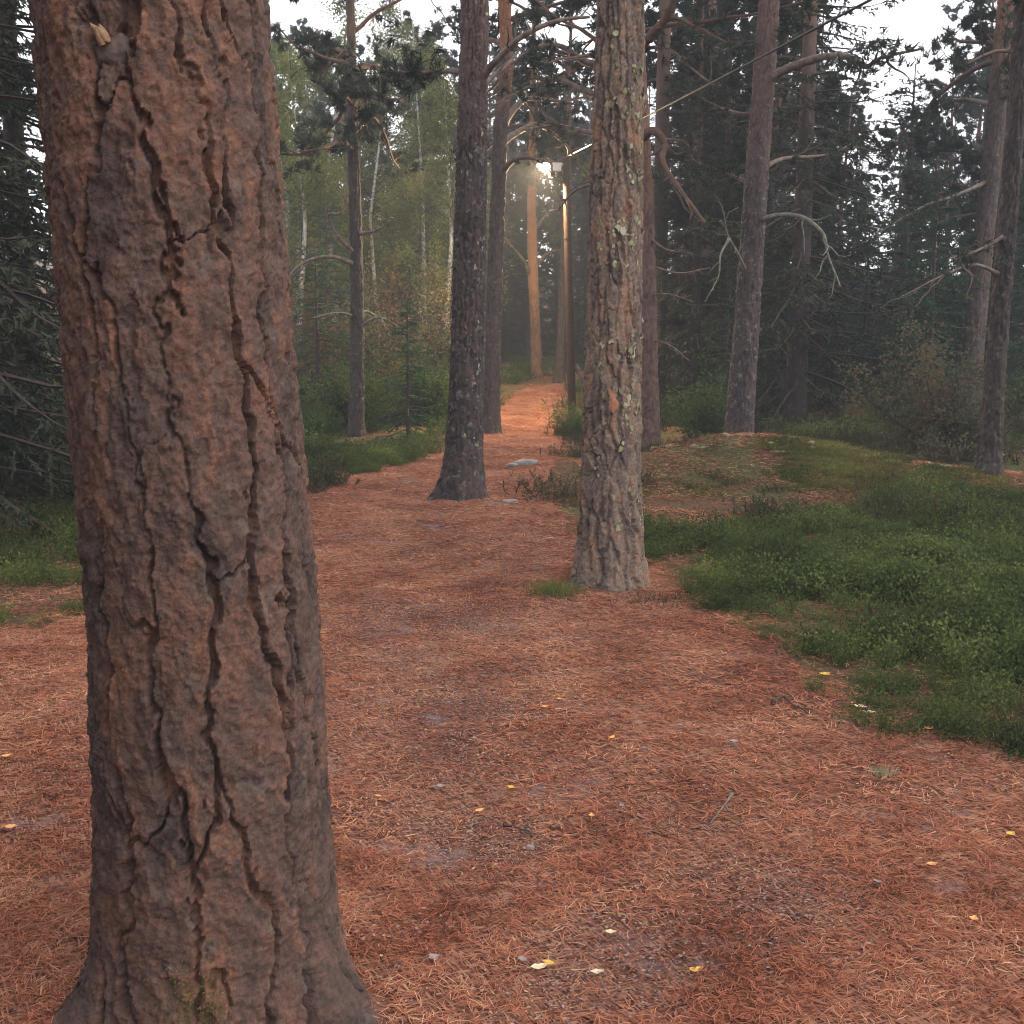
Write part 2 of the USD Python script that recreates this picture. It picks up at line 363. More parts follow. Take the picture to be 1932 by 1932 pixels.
xs = np.sinh(np.linspace(-4.1, 4.1, 260)) / np.sinh(4.1) * 150
ys = np.concatenate([np.linspace(-120, -6, 24)[:-1], np.arange(-6, 16, 0.11), 16 + np.cumsum(0.11 * 1.022 ** np.arange(158))])
gx, gy = np.meshgrid(xs, ys, indexing="ij")
gz = H(gx, gy) - 0.05 * smooth(0.05, 0.3, edge_dist(gx, gy))
gm = np.stack([gx, gy, gz], -1).reshape(-1, 3), grid_faces(len(xs), len(ys))
part("ground", gm, M_GROUND, smooth_=True, label="dim forest floor of moss, heather and needles around the path", kind="structure")

px, py = np.arange(-7.6, 7.2, 0.07), np.arange(-4.1, top + 4.4, 0.07)
qx, qy = np.meshgrid(px, py, indexing="ij")
ok = inside(qx, qy)
cell = ok[:-1, :-1] | ok[1:, :-1] | ok[1:, 1:] | ok[:-1, 1:]
ii, jj = np.nonzero(cell)
ny = len(py); a = ii * ny + jj
pf = np.vstack([np.c_[a, a + ny, a + ny + 1], np.c_[a, a + ny + 1, a + 1]])
use = np.unique(pf); remap = np.zeros(qx.size, int); remap[use] = np.arange(len(use))
vx, vy = qx.ravel()[use].copy(), qy.ravel()[use].copy()
out = ~ok.ravel()[use]
near = ETREE.query(np.c_[vx[out], vy[out]])[1]
vx[out], vy[out] = EDGE[near, 0], EDGE[near, 1]


worn_at = np.array([list(ground_hit(u, v)) + [r] for u, v, r in [(840, 1400, .16), (850, 1500, .15), (1165, 1790, .14), (1235, 1805, .10), (760, 1250, .2), (1000, 1600, .10), (740, 1330, .16), (1100, 1880, .09), (1340, 1640, .13), (900, 1330, .14), (1480, 1700, .12), (700, 1180, .25), (930, 1180, .3), (870, 1610, .10)]])


def worn(x, y):
    """bare trodden spots along the middle of the path"""
    d = sum(np.exp(-(((x - a) / (r * 1.3)) ** 2 + ((y - b) / (r * 1.8)) ** 2)) for a, b, r in worn_at)
    return np.clip(d * (0.5 + 1.0 * fbm(np.c_[np.ravel(x) * 9, np.ravel(y) * 9, 0 * np.ravel(x)], 2, 44).reshape(np.shape(x))), 0, 1)


FEET = [(at(428, 2050, 2.50)[0], 2.44, .42), (at(1150, 1135, 6.85)[0], 6.85, .38), (at(872, 962, 10.3)[0], 10.3, .36)]


def hp(x, y):
    """height of the path: the terrain with trodden hollows"""
    p = np.stack([np.asarray(x) * 2.3, np.asarray(y) * 2.3, np.zeros(np.shape(x))], -1)
    pile = sum((0.03 if b < 3 else 0.035) * np.exp(-((np.hypot(x - a, y - b) / r) ** 2)) for a, b, r in FEET) * (0.4 + 1.2 * fbm(p * 1.7, 3, 29))
    return H(x, y) + 0.012 + pile - 0.012 * worn(x, y) + 0.035 * (fbm(p, 3, 21) - 0.5) * smooth(0.0, 0.3, edge_dist(x, y))


part("path", (np.c_[vx, vy, hp(vx, vy)], remap[pf]), M_PATH, smooth_=True, label="trodden path covered with red brown pine needles", kind="structure")


# ------------------------------------------------------------------ bark
def bark(theta, z, R, seed, pw, ph, depth, width, twist=0.0, tilt=0.004, flake=22, step=0.0018, jit=0.46):
    """relief (metres) and plate tone of pine bark: long plates parted by fissures, flaking in thin layers"""
    C = 2 * np.pi * R
    q = np.stack([np.cos(theta) * R, np.sin(theta) * R, z], -1)
    wu = (fbm(q * [10, 10, 4], 3, seed) - 0.5) * pw * 1.2 + (fbm(q * [45, 45, 22], 3, seed + 3) - 0.5) * pw * 0.42 + (fbm(q * [150, 150, 90], 2, seed + 5) - 0.5) * 0.006
    wz = (fbm(q * [16, 16, 5], 3, seed + 7) - 0.5) * ph * 0.75

    def cells(pw, ph, seed, wu, wz):
        rng = np.random.default_rng(seed)
        n = max(4, int(round(C / pw))); pw = C / n
        rows = int((z.max() - z.min()) / ph) + 6
        i, j = np.meshgrid(np.arange(n), np.arange(rows), indexing="ij")
        s = np.stack([i + rng.uniform(-jit, jit, i.shape), j - 2 + (i % 2) * 0.5 + rng.uniform(-jit, jit, i.shape)], -1).reshape(-1, 2)
        ids = np.arange(len(s))
        S = np.vstack([s - [n, 0], s, s + [n, 0]]); ID = np.tile(ids, 3)
        X = np.stack([((theta * R + twist * z + wu) / pw) % n, (z - z.min() + wz) / ph], -1)
        d, k = cKDTree(S).query(X.reshape(-1, 2), k=3)
        best, nx = None, None
        for b in (1, 2):
            dv = S[k[:, b]] - S[k[:, 0]]; L = np.linalg.norm(dv, axis=1)
            e = (d[:, b] ** 2 - d[:, 0] ** 2) / (2 * np.maximum(L, 1e-6))
            nn = dv / np.maximum(L, 1e-6)[:, None]
            g = np.hypot(nn[:, 0] / pw, nn[:, 1] / ph)
            e, w = e / g, np.abs(nn[:, 0] / pw) / g
            if best is None:
                best, nx = e, w
            else:
                nx = np.where(e < best, w, nx); best = np.minimum(best, e)
        lvl = rng.random(len(s))
        pick = lambda a: a[ID[k[:, 0]]].reshape(z.shape + a.shape[1:])
        return best.reshape(z.shape), nx.reshape(z.shape), pick(lvl), (X.reshape(-1, 2) - S[k[:, 0]]).reshape(z.shape + (2,)), pick(rng.normal(size=(len(s), 2)))

    e, nx, tone, loc, sl = cells(pw, ph, seed, wu, wz)
    open_ = smooth(0.36, 0.62, fbm(q * [8, 8, 3], 3, seed + 11))                      # some fissures gape, others are hairlines
    wv = 0.0022 + width * (0.2 + 1.0 * open_) * (0.20 + 0.80 * nx ** 3)
    x = np.clip(e / wv, 0, 1)
    h = -depth * (0.35 + 0.65 * open_) * (0.3 + 0.7 * nx) * (1 - x ** 5) ** 0.8
    h += tilt * np.tanh((sl * loc * [1.6, 1.0]).sum(-1) * 1.5) + 0.003 * (tone - 0.5)
    tz = 0
    for m, (fu, fz, a) in enumerate(((0.50, 0.30, 0.0030), (0.22, 0.12, 0.0030))):      # flakes on the plates
        e2, n2, t2, l2, s2 = cells(pw * fu, ph * fz, seed + 1 + m, wu * (1.5 - m * .3) + (fbm(q * 60, 3, seed + 60 + m) - .5) * pw * fu * .9, wz * 0.9)
        h += a * (t2 - 0.5) + a * 0.7 * np.tanh((s2 * l2).sum(-1) * 1.4) - 0.0018 * (1 - np.clip(e2 / 0.0024, 0, 1)) * (t2 > 0.35)
        tz = tz + t2 * (0.5 - 0.2 * m)
    t = fbm(q * [flake, flake, flake * .7], 4, seed + 20) * 10                   # thin layers: terraces with sharp lips
    fr = t - np.floor(t)
    h += step * (np.floor(t) + smooth(0.0, 0.16, fr) - 5)
    h += 0.0042 * (fbm(q * 95, 3, seed + 30) - 0.5)
    return h, np.clip(0.35 * tone + 0.7 * tz + 0.25 * ((np.floor(t) * 0.37) % 1) - 0.05, 0, 1)


class Axis:
    """a trunk's line: x and y as functions of z, from points"""
    def __init__(self, pts, height):
        self.p = np.asarray(sorted(pts, key=lambda q: q[2]), float); self.h = height

    def __call__(self, z):
        z = np.asarray(z, float); p = self.p
        x = np.interp(z, p[:, 2], p[:, 0]); y = np.interp(z, p[:, 2], p[:, 1])
        s = (p[-1, :2] - p[-2, :2]) / max(p[-1, 2] - p[-2, 2], 1e-6)
        s0 = (p[1, :2] - p[0, :2]) / max(p[1, 2] - p[0, 2], 1e-6)
        e = np.maximum(0, z - p[-1, 2]) * 0.6; b = np.minimum(0, z - p[0, 2])
        return np.stack([x + e * s[0] + b * s0[0], y + e * s[1] + b * s0[1], z], -1)


def trunk(axis, prof, height, nth, dz, fine_to, bk=None, flare=0.12, lobes=None, seed=1, wob=0.0, fall=0.15, dents=()):
    zz = list(np.arange(-0.15, fine_to, dz)); step = dz
    while zz[-1] < height:
        step = min(step * 1.25, 0.35); zz.append(min(zz[-1] + step, height))
    zz = np.array(zz); th = np.arange(nth) * 2 * np.pi / nth
    T, Z = np.meshgrid(th, zz, indexing="ij")
    R = np.interp(Z, [p[0] for p in prof], [p[1] for p in prof])
    R0 = float(np.interp(1.0, [p[0] for p in prof], [p[1] for p in prof]))
    lobe = np.full_like(T, 0.35)
    for a, w, s in (lobes or [(0.6, .5, .7), (2.4, .5, .8), (4.0, .5, .7), (5.3, .5, .6)]):
        lobe += s * np.exp(-((np.angle(np.exp(1j * (T - a))) / w) ** 2))
    R = R + flare * lobe * np.exp(-np.maximum(Z, -0.1) / fall)
    q = np.stack([np.cos(T), np.sin(T), Z * 1.2], -1)
    R = R * (1 + wob * (fbm(q, 3, seed + 50) - 0.5))
    tone = np.full_like(R, 0.5)
    if bk:
        h, tone = bark(T, Z, R0, seed, **bk)
        R = R + h * smooth(0.3, 1.0, R / R0 + 0.35)
    for (dt, dz_, st, sz, dd) in dents:
        R = R - dd * np.exp(-(np.angle(np.exp(1j * (T - dt))) / st) ** 2 - ((Z - dz_) / sz) ** 2)
    c = axis(zz)
    v = np.stack([c[None, :, 0] + R * np.cos(T), c[None, :, 1] + R * np.sin(T), np.broadcast_to(zz, R.shape)], -1)
    nz = len(zz)
    i, j = np.meshgrid(np.arange(nth), np.arange(nz - 1), indexing="ij"); k = (i + 1) % nth
    f = np.vstack([np.stack([i * nz + j, k * nz + j, k * nz + j + 1], -1).reshape(-1, 3), np.stack([i * nz + j, k * nz + j + 1, i * nz + j + 1], -1).reshape(-1, 3)])
    return (v.reshape(-1, 3), f), tone.ravel(), (T, Z, v)


# ------------------------------------------------------------------ pine crowns
def pine_limbs(axis, rng, z0, z1, n, lmax, r0, dead=False, az=None):
    """crooked limbs from the trunk; returns wood tubes and the tuft points with their directions"""
    wood, tp, td = [], [], []
    for k in range(n):
        fr = rng.random() ** 0.9
        z = z0 + (z1 - z0) * fr
        a = rng.uniform(0, 2 * np.pi) if az is None else rng.uniform(*az)
        L = lmax * (1.0 - 0.62 * fr) * rng.uniform(0.6, 1.1)
        m = 9; el = rng.uniform(-0.05, 0.45) + 0.5 * fr
        p = [axis(z)]; d = np.array([np.cos(a) * np.cos(el), np.sin(a) * np.cos(el), np.sin(el)])
        for s in range(m):
            d = norm(d + rng.normal(0, 0.16, 3) + [0, 0, 0.07 if s > 4 else -0.05])
            p.append(p[-1] + d * L / m)
        p = np.array(p); r = r0 * (0.6 + 0.4 * L / lmax) * np.linspace(1, 0.22, m + 1)
        wood.append(tube(p, r, 5, False))
        for b in range(rng.integers(6, 10)):
            i = rng.integers(3 if not dead else 2, m + 1)
            dd = norm(p[i] - p[i - 1] + rng.normal(0, 0.55, 3) + [0, 0, 0.1])
            l2 = L * rng.uniform(0.14, 0.32)
            s = [p[i]]
            for _ in range(4):
                dd = norm(dd + rng.normal(0, 0.25, 3) + [0, 0, 0.08]); s.append(s[-1] + dd * l2 / 4)
            s = np.array(s)
            wood.append(tube(s, np.linspace(r[i] * 0.5, 0.004, 5), 4, False))
            if not dead:
                for _ in range(rng.integers(11, 17)):
                    u = rng.uniform(0.25, 1.0) * 4; i0 = min(int(u), 3)
                    pt = s[i0] + (s[i0 + 1] - s[i0]) * (u - i0)
                    tp.append(pt + rng.normal(0, 0.055 * (0.4 + l2), 3) * [1, 1, 0.7]); td.append(norm(dd + rng.normal(0, 0.6, 3) + [0, 0, 0.35]))
    return wood, np.array(tp).reshape(-1, 3), np.array(td).reshape(-1, 3)


def tufts(tp, td, rng, k=13, L=0.105, w=0.015):
    P = np.repeat(tp, k, 0); D = norm(np.repeat(td, k, 0) * 0.75 + rng.normal(0, 0.55, (len(P), 3)))
    P = P + rng.normal(0, 0.012, P.shape)
    return blades(P, D, L * rng.uniform(0.7, 1.25, len(P)), w * rng.uniform(0.7, 1.3, len(P)), rng)


def crooked(ctrl, r0, r1, rng, n=None, jit=0.02, twigs=0, sides=7):
    """one bare branch through the given points, with side twigs"""
    n = n or 6 * len(ctrl)
    p = curve(ctrl, n); L = np.linalg.norm(np.diff(p, axis=0), axis=1).sum()
    w = np.cumsum(rng.normal(0, 1, p.shape), 0); w -= np.linspace(0, 1, n)[:, None] * w[-1]
    p = p + w * jit * L / n
    rr = np.linspace(r0, r1, n) * (1 + 0.7 * np.exp(-np.arange(n) / 1.6)) * (1 + 0.22 * (fbm(p * 9, 3, 17) - 0.5))
    t = [tube(p, rr, sides)]
    for _ in range(twigs):
        i = rng.integers(n // 3, n - 1); d = norm(norm(p[i + 1] - p[i]) + rng.normal(0, 0.6, 3)); l = L * rng.uniform(0.08, 0.28)
        s = [p[i]]
        for _ in range(5):
            d = norm(d + rng.normal(0, 0.3, 3)); s.append(s[-1] + d * l / 5)
        t.append(tube(np.array(s), np.linspace(max(r1, r0 * 0.35), 0.003, 6), 5))
    return join(t), p


def local(mesh_or_pts, base):
    if isinstance(mesh_or_pts, tuple):
        return mesh_or_pts[0] - base, mesh_or_pts[1]
    return np.asarray(mesh_or_pts) - base


def own_pine(name, label, y, line, prof, height, mat, seed, nth, dz, fine_to, bk, crown=(6, 22, 2.6), flare=0.1, lobes=None, limbs=(), lichen=0, group=None, wob=0.05, fall=0.15, dents=()):
    """one of the pines that the photograph shows singly. line: its sight points from foot to frame top; limbs: (points, r0, r1, twigs, material, tufts)"""
    rng = np.random.default_rng(seed)
    foot = at(line[0][0], line[0][1], y); gz_ = float(H(foot[0], y)); base = np.array([foot[0], y, gz_])
    pts = [np.array([foot[0], y, gz_])]
    for (u, v) in line[1:]:
        pts.append(at(u, v, y))
    ax = Axis([p - base for p in pts], height)
    t = thing(name, base, label=label, cat="tree", group=group)
    m, tone, (T, Z, V) = trunk(ax, prof, height, nth, dz, fine_to, bk, flare, lobes, seed, wob, fall, dents)
    part("trunk", m, mat, t, True, {"plate": tone})
    tp, td = [], []
    for (ctrl, r0, r1, tw, mt, tf) in limbs:
        c = [at(u, v, y + dy) - base for (u, v, dy) in ctrl]
        bm, p = crooked(c, r0, r1, rng, twigs=tw)
        part("branch", bm, mt, t, True)
        for _ in range(tf):
            i = rng.integers(len(p) // 2, len(p)); tp.append(p[i] + rng.normal(0, 0.16, 3) * [1, 1, 0.6]); td.append(norm(rng.normal(0, 0.6, 3) + [0, 0, 0.5]))
    wood, a, b = pine_limbs(ax, rng, crown[0], height - 0.3, crown[1], crown[2], prof[-2][1] * 0.42 + 0.012)
    part("limbs", join(wood), M_LIMB, t, True, kind="stuff")
    tp = np.vstack([np.array(tp).reshape(-1, 3), a]); td = np.vstack([np.array(td).reshape(-1, 3), b])
    part("crown", tufts(tp, td, rng), M_PINE, t)
    if lichen:
        cand = rng.integers(0, V.shape[0], lichen * 6), rng.integers(0, np.searchsorted(Z[0], fine_to), lichen * 6)
        P = V[cand]; th = T[cand]
        fac = np.clip(-np.sin(th - 0.75), 0, 1) ** 0.8 * smooth(0.47, 0.62, fbm(P * [6, 6, 3.5], 3, seed + 4)) * smooth(0.1, 0.6, P[:, 2])
        keep = rng.random(len(P)) < fac; P, th = P[keep][:lichen], th[keep][:lichen]
        N = np.stack([np.cos(th), np.sin(th), 0 * th], -1); vs, fs = [], []
        for i in range(len(P)):
            n = norm(N[i] + rng.normal(0, 0.28, 3)); a_ = norm(np.cross(n, [0.1, 0.2, 1])); b_ = np.cross(n, a_)
            k = 7; r = rng.uniform(0.004, 0.017) * rng.uniform(0.5, 1.5, k); s = np.arange(k) * 2 * np.pi / k
            rim = P[i] + n * 0.004 * rng.uniform(0.2, 2.2, k)[:, None] + (r * np.cos(s))[:, None] * a_ + (r * np.sin(s))[:, None] * b_ * 1.3
            vs.append(np.vstack([P[i] + n * 0.006, rim])); fs.append(np.c_[np.zeros(k, int), 1 + np.arange(k), 1 + (np.arange(k) + 1) % k])
        if vs:
            part("lichen", join(list(zip(vs, fs))), M_LICH, t, kind="stuff", label="yellow green lichen flakes on the bark")
    return t, base, ax, (T, Z, V)


BK1 = dict(pw=0.100, ph=0.62, depth=0.026, width=0.0056, twist=0.05, tilt=0.0016, flake=30, step=0.0023, jit=0.40)
BK2 = dict(pw=0.060, ph=0.19, depth=0.022, width=0.013, twist=0.03, tilt=0.005)
BK3 = dict(pw=0.050, ph=0.11, depth=0.015, width=0.011, twist=0.0, tilt=0.007)

# the big pine at the viewer's side
_b = np.array([at(428, 2050, 2.50)[0], 2.50, 0.0]); _s = at(212, 92, 2.29) - _b
DENT = (math.atan2(_s[1], _s[0] - (at(285, 0, 2.50)[0] - _b[0])), _s[2] - float(H(_b[0], _b[1])))
t1, b1, ax1, g1 = own_pine("big_pine", "huge rough barked pine trunk close by, filling the left of the view", 2.50, [(428, 2050), (392, 1200), (338, 600), (285, 0)],
    [(-0.2, 0.276), (0.3, 0.262), (1.0, 0.246), (2.0, 0.234), (3.0, 0.220), (6, 0.18), (11, 0.09), (15, 0.02)], 15, M_BARK1, 11, 420, 0.0038, 2.95, BK1,
    crown=(8.0, 18, 2.6), flare=0.125, fall=0.11, dents=[(DENT[0], DENT[1], .16, .055, .022)], lobes=[(3.6, .34, 0.8), (-0.42, .28, 1.45), (1.2, .5, .7), (2.3, .4, .7), (4.9, .3, .25)])
rng = np.random.default_rng(5)
_T, _Z, _V = g1


def on_trunk(u, v, y_front):
    return at(u, v, y_front) - b1


stub_c = on_trunk(212, 88, 2.29)
# broken branch stub with torn pale wood
kn = trimesh.creation.icosphere(3, 1.0); kv = kn.vertices * [0.042, 0.028, 0.036]
kv = kv * (1 + 0.5 * (fbm(kn.vertices * 2.5, 3, 4)[:, None] - 0.5))
stub = part("branch_stub", (kv + stub_c + [0, 0.012, -0.008], kn.faces), M_ROT, t1, True, label="old broken branch stub with torn pale wood")
sp = []
for k in range(4):
    o = stub_c + [rng.uniform(-0.018, 0.004), -0.022 + rng.uniform(-.004, .004), rng.uniform(-0.004, 0.010)]
    d = norm(np.array([-0.45 + rng.normal(0, .12), -0.25, 0.8 + rng.normal(0, .1)])) * rng.uniform(0.028, 0.045)
    v, f = tube(np.array([o, o + d * 0.35, o + d * .7, o + d]), [0.006, 0.008, 0.006, 0.001], 6)
    sp.append((v, f))
part("torn_wood", join(sp), M_TORN, stub, True)
# moss at the foot of the big pine
MP = at(375, 1900, 2.23) - b1
mp_ = MP + rng.normal(0, 1, (900, 3)) * [0.035, 0.006, 0.045]
ang = np.arctan2(mp_[:, 1] - ax1(0)[1], mp_[:, 0] - ax1(0)[0])


def surf(ang, z, V, T, Z):
    i = (np.round((ang % (2 * np.pi)) / (2 * np.pi) * V.shape[0]).astype(int)) % V.shape[0]
    j = np.clip(np.searchsorted(Z[0], z), 0, V.shape[1] - 1)
    return V[i, j]


mp_ = surf(ang, mp_[:, 2], _V, _T, _Z)
part("moss", blades(mp_, norm(rng.normal(0, .5, mp_.shape) + [0, -0.8, 0.2]), rng.uniform(.004, .010, len(mp_)), 0.003, rng), M_MOSS, t1, kind="stuff")
# the lichened pine right of the path
t2, b2, ax2, g2 = own_pine("lichened_pine", "straight pine with yellow green lichen and a fresh red scar, right of the path", 6.85, [(1150, 1135), (1154, 800), (1162, 400), (1171, 0)],
    [(-0.2, 0.215), (0.15, 0.203), (0.5, 0.186), (1.2, 0.170), (2.2, 0.152), (3.4, 0.134), (6, 0.11), (9, 0.07), (12, 0.015)], 12, M_BARK2, 23, 190, 0.0065, 3.9, BK2,
    crown=(5.2, 18, 2.3), flare=0.08, lobes=[(3.6, .4, .8), (-0.6, .4, .5), (1.6, .5, .6), (4.7, .3, .35)], lichen=560)
sc = at(1156, 757, 6.85 - 0.172) - b2
k = 18; s = np.arange(k) * 2 * np.pi / k; rr = 1 + 0.25 * np.sin(3 * s + 1) + 0.12 * np.cos(5 * s)
rim = sc + np.stack([0.030 * rr * np.cos(s), 0.009 * np.cos(s) ** 2, 0.062 * rr * np.sin(s) - 0.03 * np.cos(s)], -1)
part("bark_scar", (np.vstack([sc - [0, 0.010, 0], rim]), np.c_[np.zeros(k, int), 1 + np.arange(k), 1 + (np.arange(k) + 1) % k]), M_SCAR, t2, True, label="fresh red patch where bark has come off")

# the grey pine in the middle of the path
own_pine("path_pine", "grey barked pine standing in the path with a root flaring to the left", 10.3, [(872, 962), (881, 700), (890, 300), (896, 0)],
    [(-0.2, 0.19), (0.2, 0.178), (0.8, 0.158), (2, 0.143), (4.3, 0.115), (7, 0.085), (11, 0.015)], 11, M_BARK3, 31, 110, 0.0105, 4.7, BK3,
    crown=(5.0, 20, 2.2), flare=0.11, lobes=[(3.35, .38, 1.25), (0.2, .5, .35), (1.7, .5, .6), (4.6, .4, .3)], lichen=110,
    limbs=[([(905, 150, 0), (940, 112, -.2), (985, 70, -.3), (1050, 40, -.3), (1112, 32, -.2)], 0.035, 0.012, 6, M_DEAD, 0),
           ([(905, 165, 0), (935, 140, .2), (960, 120, .4), (975, 100, .5)], 0.03, 0.008, 3, M_DEAD, 0),
           ([(878, 136, 0), (840, 135, .2), (780, 138, .4), (700, 130, .6)], 0.028, 0.008, 7, M_DEAD, 60)])
own_pine("bent_pine", "slender pine behind the grey path pine, bending right with an orange upper trunk", 17.6, [(926, 797), (930, 620), (938, 400), (945, 230), (957, 120), (952, 0)],
    [(-0.2, 0.155), (0.2, 0.14), (1, 0.126), (3, 0.113), (5, 0.10), (7, 0.08), (10.5, 0.015)], 10.5, M_BARK4, 41, 64, 0.02, 6.8, BK3,
    crown=(5.6, 20, 2.6), flare=0.06,
    limbs=[([(945, 270, 0), (985, 245, .3), (1015, 235, .5), (1060, 265, .8), (1085, 300, 1.0)], 0.05, 0.015, 7, M_DEAD, 20),
           ([(948, 235, 0), (975, 200, .2), (1000, 185, .3), (1060, 190, .5), (1115, 180, .6)], 0.055, 0.014, 7, M_DEAD, 30),
           ([(950, 320, 0), (975, 300, -.2), (1010, 300, -.4), (1045, 330, -.6)], 0.04, 0.012, 5, M_LIMB, 10),
           ([(945, 250, 0), (920, 280, .3), (880, 305, .6)], 0.03, 0.01, 5, M_DEAD, 20),
           ([(954, 130, 0), (930, 165, .2), (905, 180, .4)], 0.035, 0.01, 5, M_LIMB, 30)])
own_pine("reddish_pine", "reddish pine trunk just behind the lichened pine, with crooked limbs both ways", 14.2, [(1226, 858), (1222, 700), (1216, 400), (1205, 200), (1196, 0)],
    [(-0.2, 0.15), (0.2, 0.135), (1, 0.125), (3, 0.115), (5, 0.10), (8, 0.07), (11, 0.015)], 11, bark_mat("bark_red_pine", [(0.2, (0.065, 0.047, 0.043)), (0.5, (0.105, 0.067, 0.057)), (0.8, (0.14, 0.085, 0.068))], 0.15, (0.16, 0.16, 0.15), (2.6, 4.2), (0.20, 0.11, 0.08)), 51, 64, 0.02, 5.8, BK3,
    crown=(4.6, 24, 2.9), flare=0.06,
    limbs=[([(1200, 125, 0), (1110, 118, -.1), (1060, 88, -.2), (1010, 90, -.3), (965, 120, -.4)], 0.05, 0.013, 9, M_DEAD, 25),
           ([(1198, 195, 0), (1110, 175, .1), (1060, 152, .3), (1010, 160, .4), (930, 200, .5)], 0.045, 0.012, 9, M_DEAD, 20),
           ([(1205, 260, 0), (1110, 250, .2), (1050, 238, .4), (990, 245, .6)], 0.045, 0.012, 9, M_DEAD, 10),
           ([(1210, 335, 0), (1130, 345, .2), (1085, 360, .3), (1050, 400, .4)], 0.03, 0.01, 6, M_DEAD, 0),
           ([(1200, 105, 0), (1225, 70, -.3), (1255, 35, -.5), (1275, -15, -.7)], 0.055, 0.04, 2, M_LIMB, 0),
           ([(1225, 75, -.3), (1265, 35, -.5), (1310, 50, -.6), (1370, 80, -.8)], 0.032, 0.01, 8, M_LIMB, 20),
           ([(1208, 100, 0), (1230, 90, -.2), (1265, 95, -.4), (1300, 125, -.6), (1345, 160, -.8)], 0.03, 0.008, 8, M_DEAD, 20),
           ([(1208, 262, 0), (1232, 246, -.3), (1256, 270, -.4), (1250, 300, -.5), (1275, 345, -.6), (1330, 420, -.9)], 0.06, 0.014, 9, M_LIMB, 0),
           ([(1215, 440, 0), (1255, 470, -.2), (1300, 478, -.4)], 0.02, 0.006, 7, M_DEAD, 0),
           ([(1220, 560, 0), (1260, 555, -.2), (1310, 570, -.4)], 0.016, 0.005, 8, M_DEAD, 0),
           ([(1222, 640, 0), (1262, 650, -.2), (1300, 680, -.4)], 0.016, 0.005, 8, M_DEAD, 0),
           ([(1221, 500, 0), (1280, 515, .2), (1340, 505, .4)], 0.016, 0.005, 8, M_DEAD, 0)])
own_pine("mound_pine", "grey brown pine on the mossy mound, leaning slightly right", 13.6, [(1392, 838), (1408, 620), (1430, 300), (1452, 0)],
    [(-0.2, 0.19), (0.2, 0.172), (1, 0.152), (3, 0.135), (5, 0.115), (8, 0.07), (11, 0.015)], 11, M_BARK3, 61, 84, 0.0145, 5.3, BK3,
    crown=(4.6, 22, 2.6), flare=0.07,
    limbs=[([(1448, 150, 0), (1490, 128, -.2), (1550, 108, -.4), (1600, 108, -.6), (1632, 125, -.7), (1665, 108, -.9), (1740, 92, -1.2)], 0.055, 0.013, 10, M_DEAD, 60),
           ([(1425, 418, 0), (1470, 405, -.3), (1515, 410, -.5), (1552, 440, -.7), (1562, 480, -.8), (1585, 540, -1.0)], 0.030, 0.008, 7, M_PALE, 0),
           ([(1415, 525, 0), (1390, 475, -.3), (1372, 440, -.5), (1366, 400, -.6)], 0.022, 0.006, 6, M_PALE, 0),
           ([(1376, 450, -.5), (1360, 480, -.6), (1356, 520, -.7), (1330, 570, -.9)], 0.014, 0.004, 6, M_PALE, 0),
           ([(1432, 320, 0), (1480, 300, .4), (1560, 292, .9), (1610, 270, 1.3)], 0.03, 0.008, 8, M_DEAD, 60),
           ([(1440, 200, 0), (1400, 215, .3), (1330, 190, .6), (1290, 160, .9)], 0.03, 0.008, 8, M_DEAD, 70),
           ([(1428, 350, 0), (1380, 330, .4), (1300, 300, .8)], 0.03, 0.008, 8, M_DEAD, 60)])
own_pine("dark_edge_pine", "thin dark pine at the right border beyond the bilberry", 11.0, [(1862, 935), (1878, 700), (1903, 400), (1925, 100)],
    [(-0.2, 0.12), (0.2, 0.105), (1, 0.092), (3, 0.08), (5, 0.065), (9, 0.012)], 9, M_BARK5, 71, 56, 0.016, 4.6, BK3,
    crown=(3.4, 22, 2.0), flare=0.05, limbs=[([(1890, 520, 0), (1840, 500, -.3), (1780, 520, -.6), (1700, 560, -.9)], 0.02, 0.005, 7, M_DEAD, 10), ([(1905, 440, 0), (1850, 470, -.2), (1800, 490, -.4)], 0.02, 0.005, 6, M_DEAD, 20)])
own_pine("back_edge_pine", "taller pine behind the thin dark one at the right border, orange higher up", 17.5, [(1826, 770), (1845, 560), (1872, 300), (1898, 0)],
    [(-0.2, 0.20), (0.2, 0.175), (1, 0.155), (3, 0.14), (6, 0.11), (12, 0.015)], 12, M_BARK4, 81, 56, 0.022, 6.2, BK3,
    crown=(4.2, 28, 3.2), flare=0.06, limbs=[([(1868, 340, 0), (1800, 370, -.4), (1740, 390, -.8), (1640, 450, -1.2)], 0.03, 0.006, 8, M_DEAD, 20), ([(1880, 200, 0), (1800, 190, .5), (1720, 230, .9)], 0.04, 0.01, 7, M_DEAD, 90)])
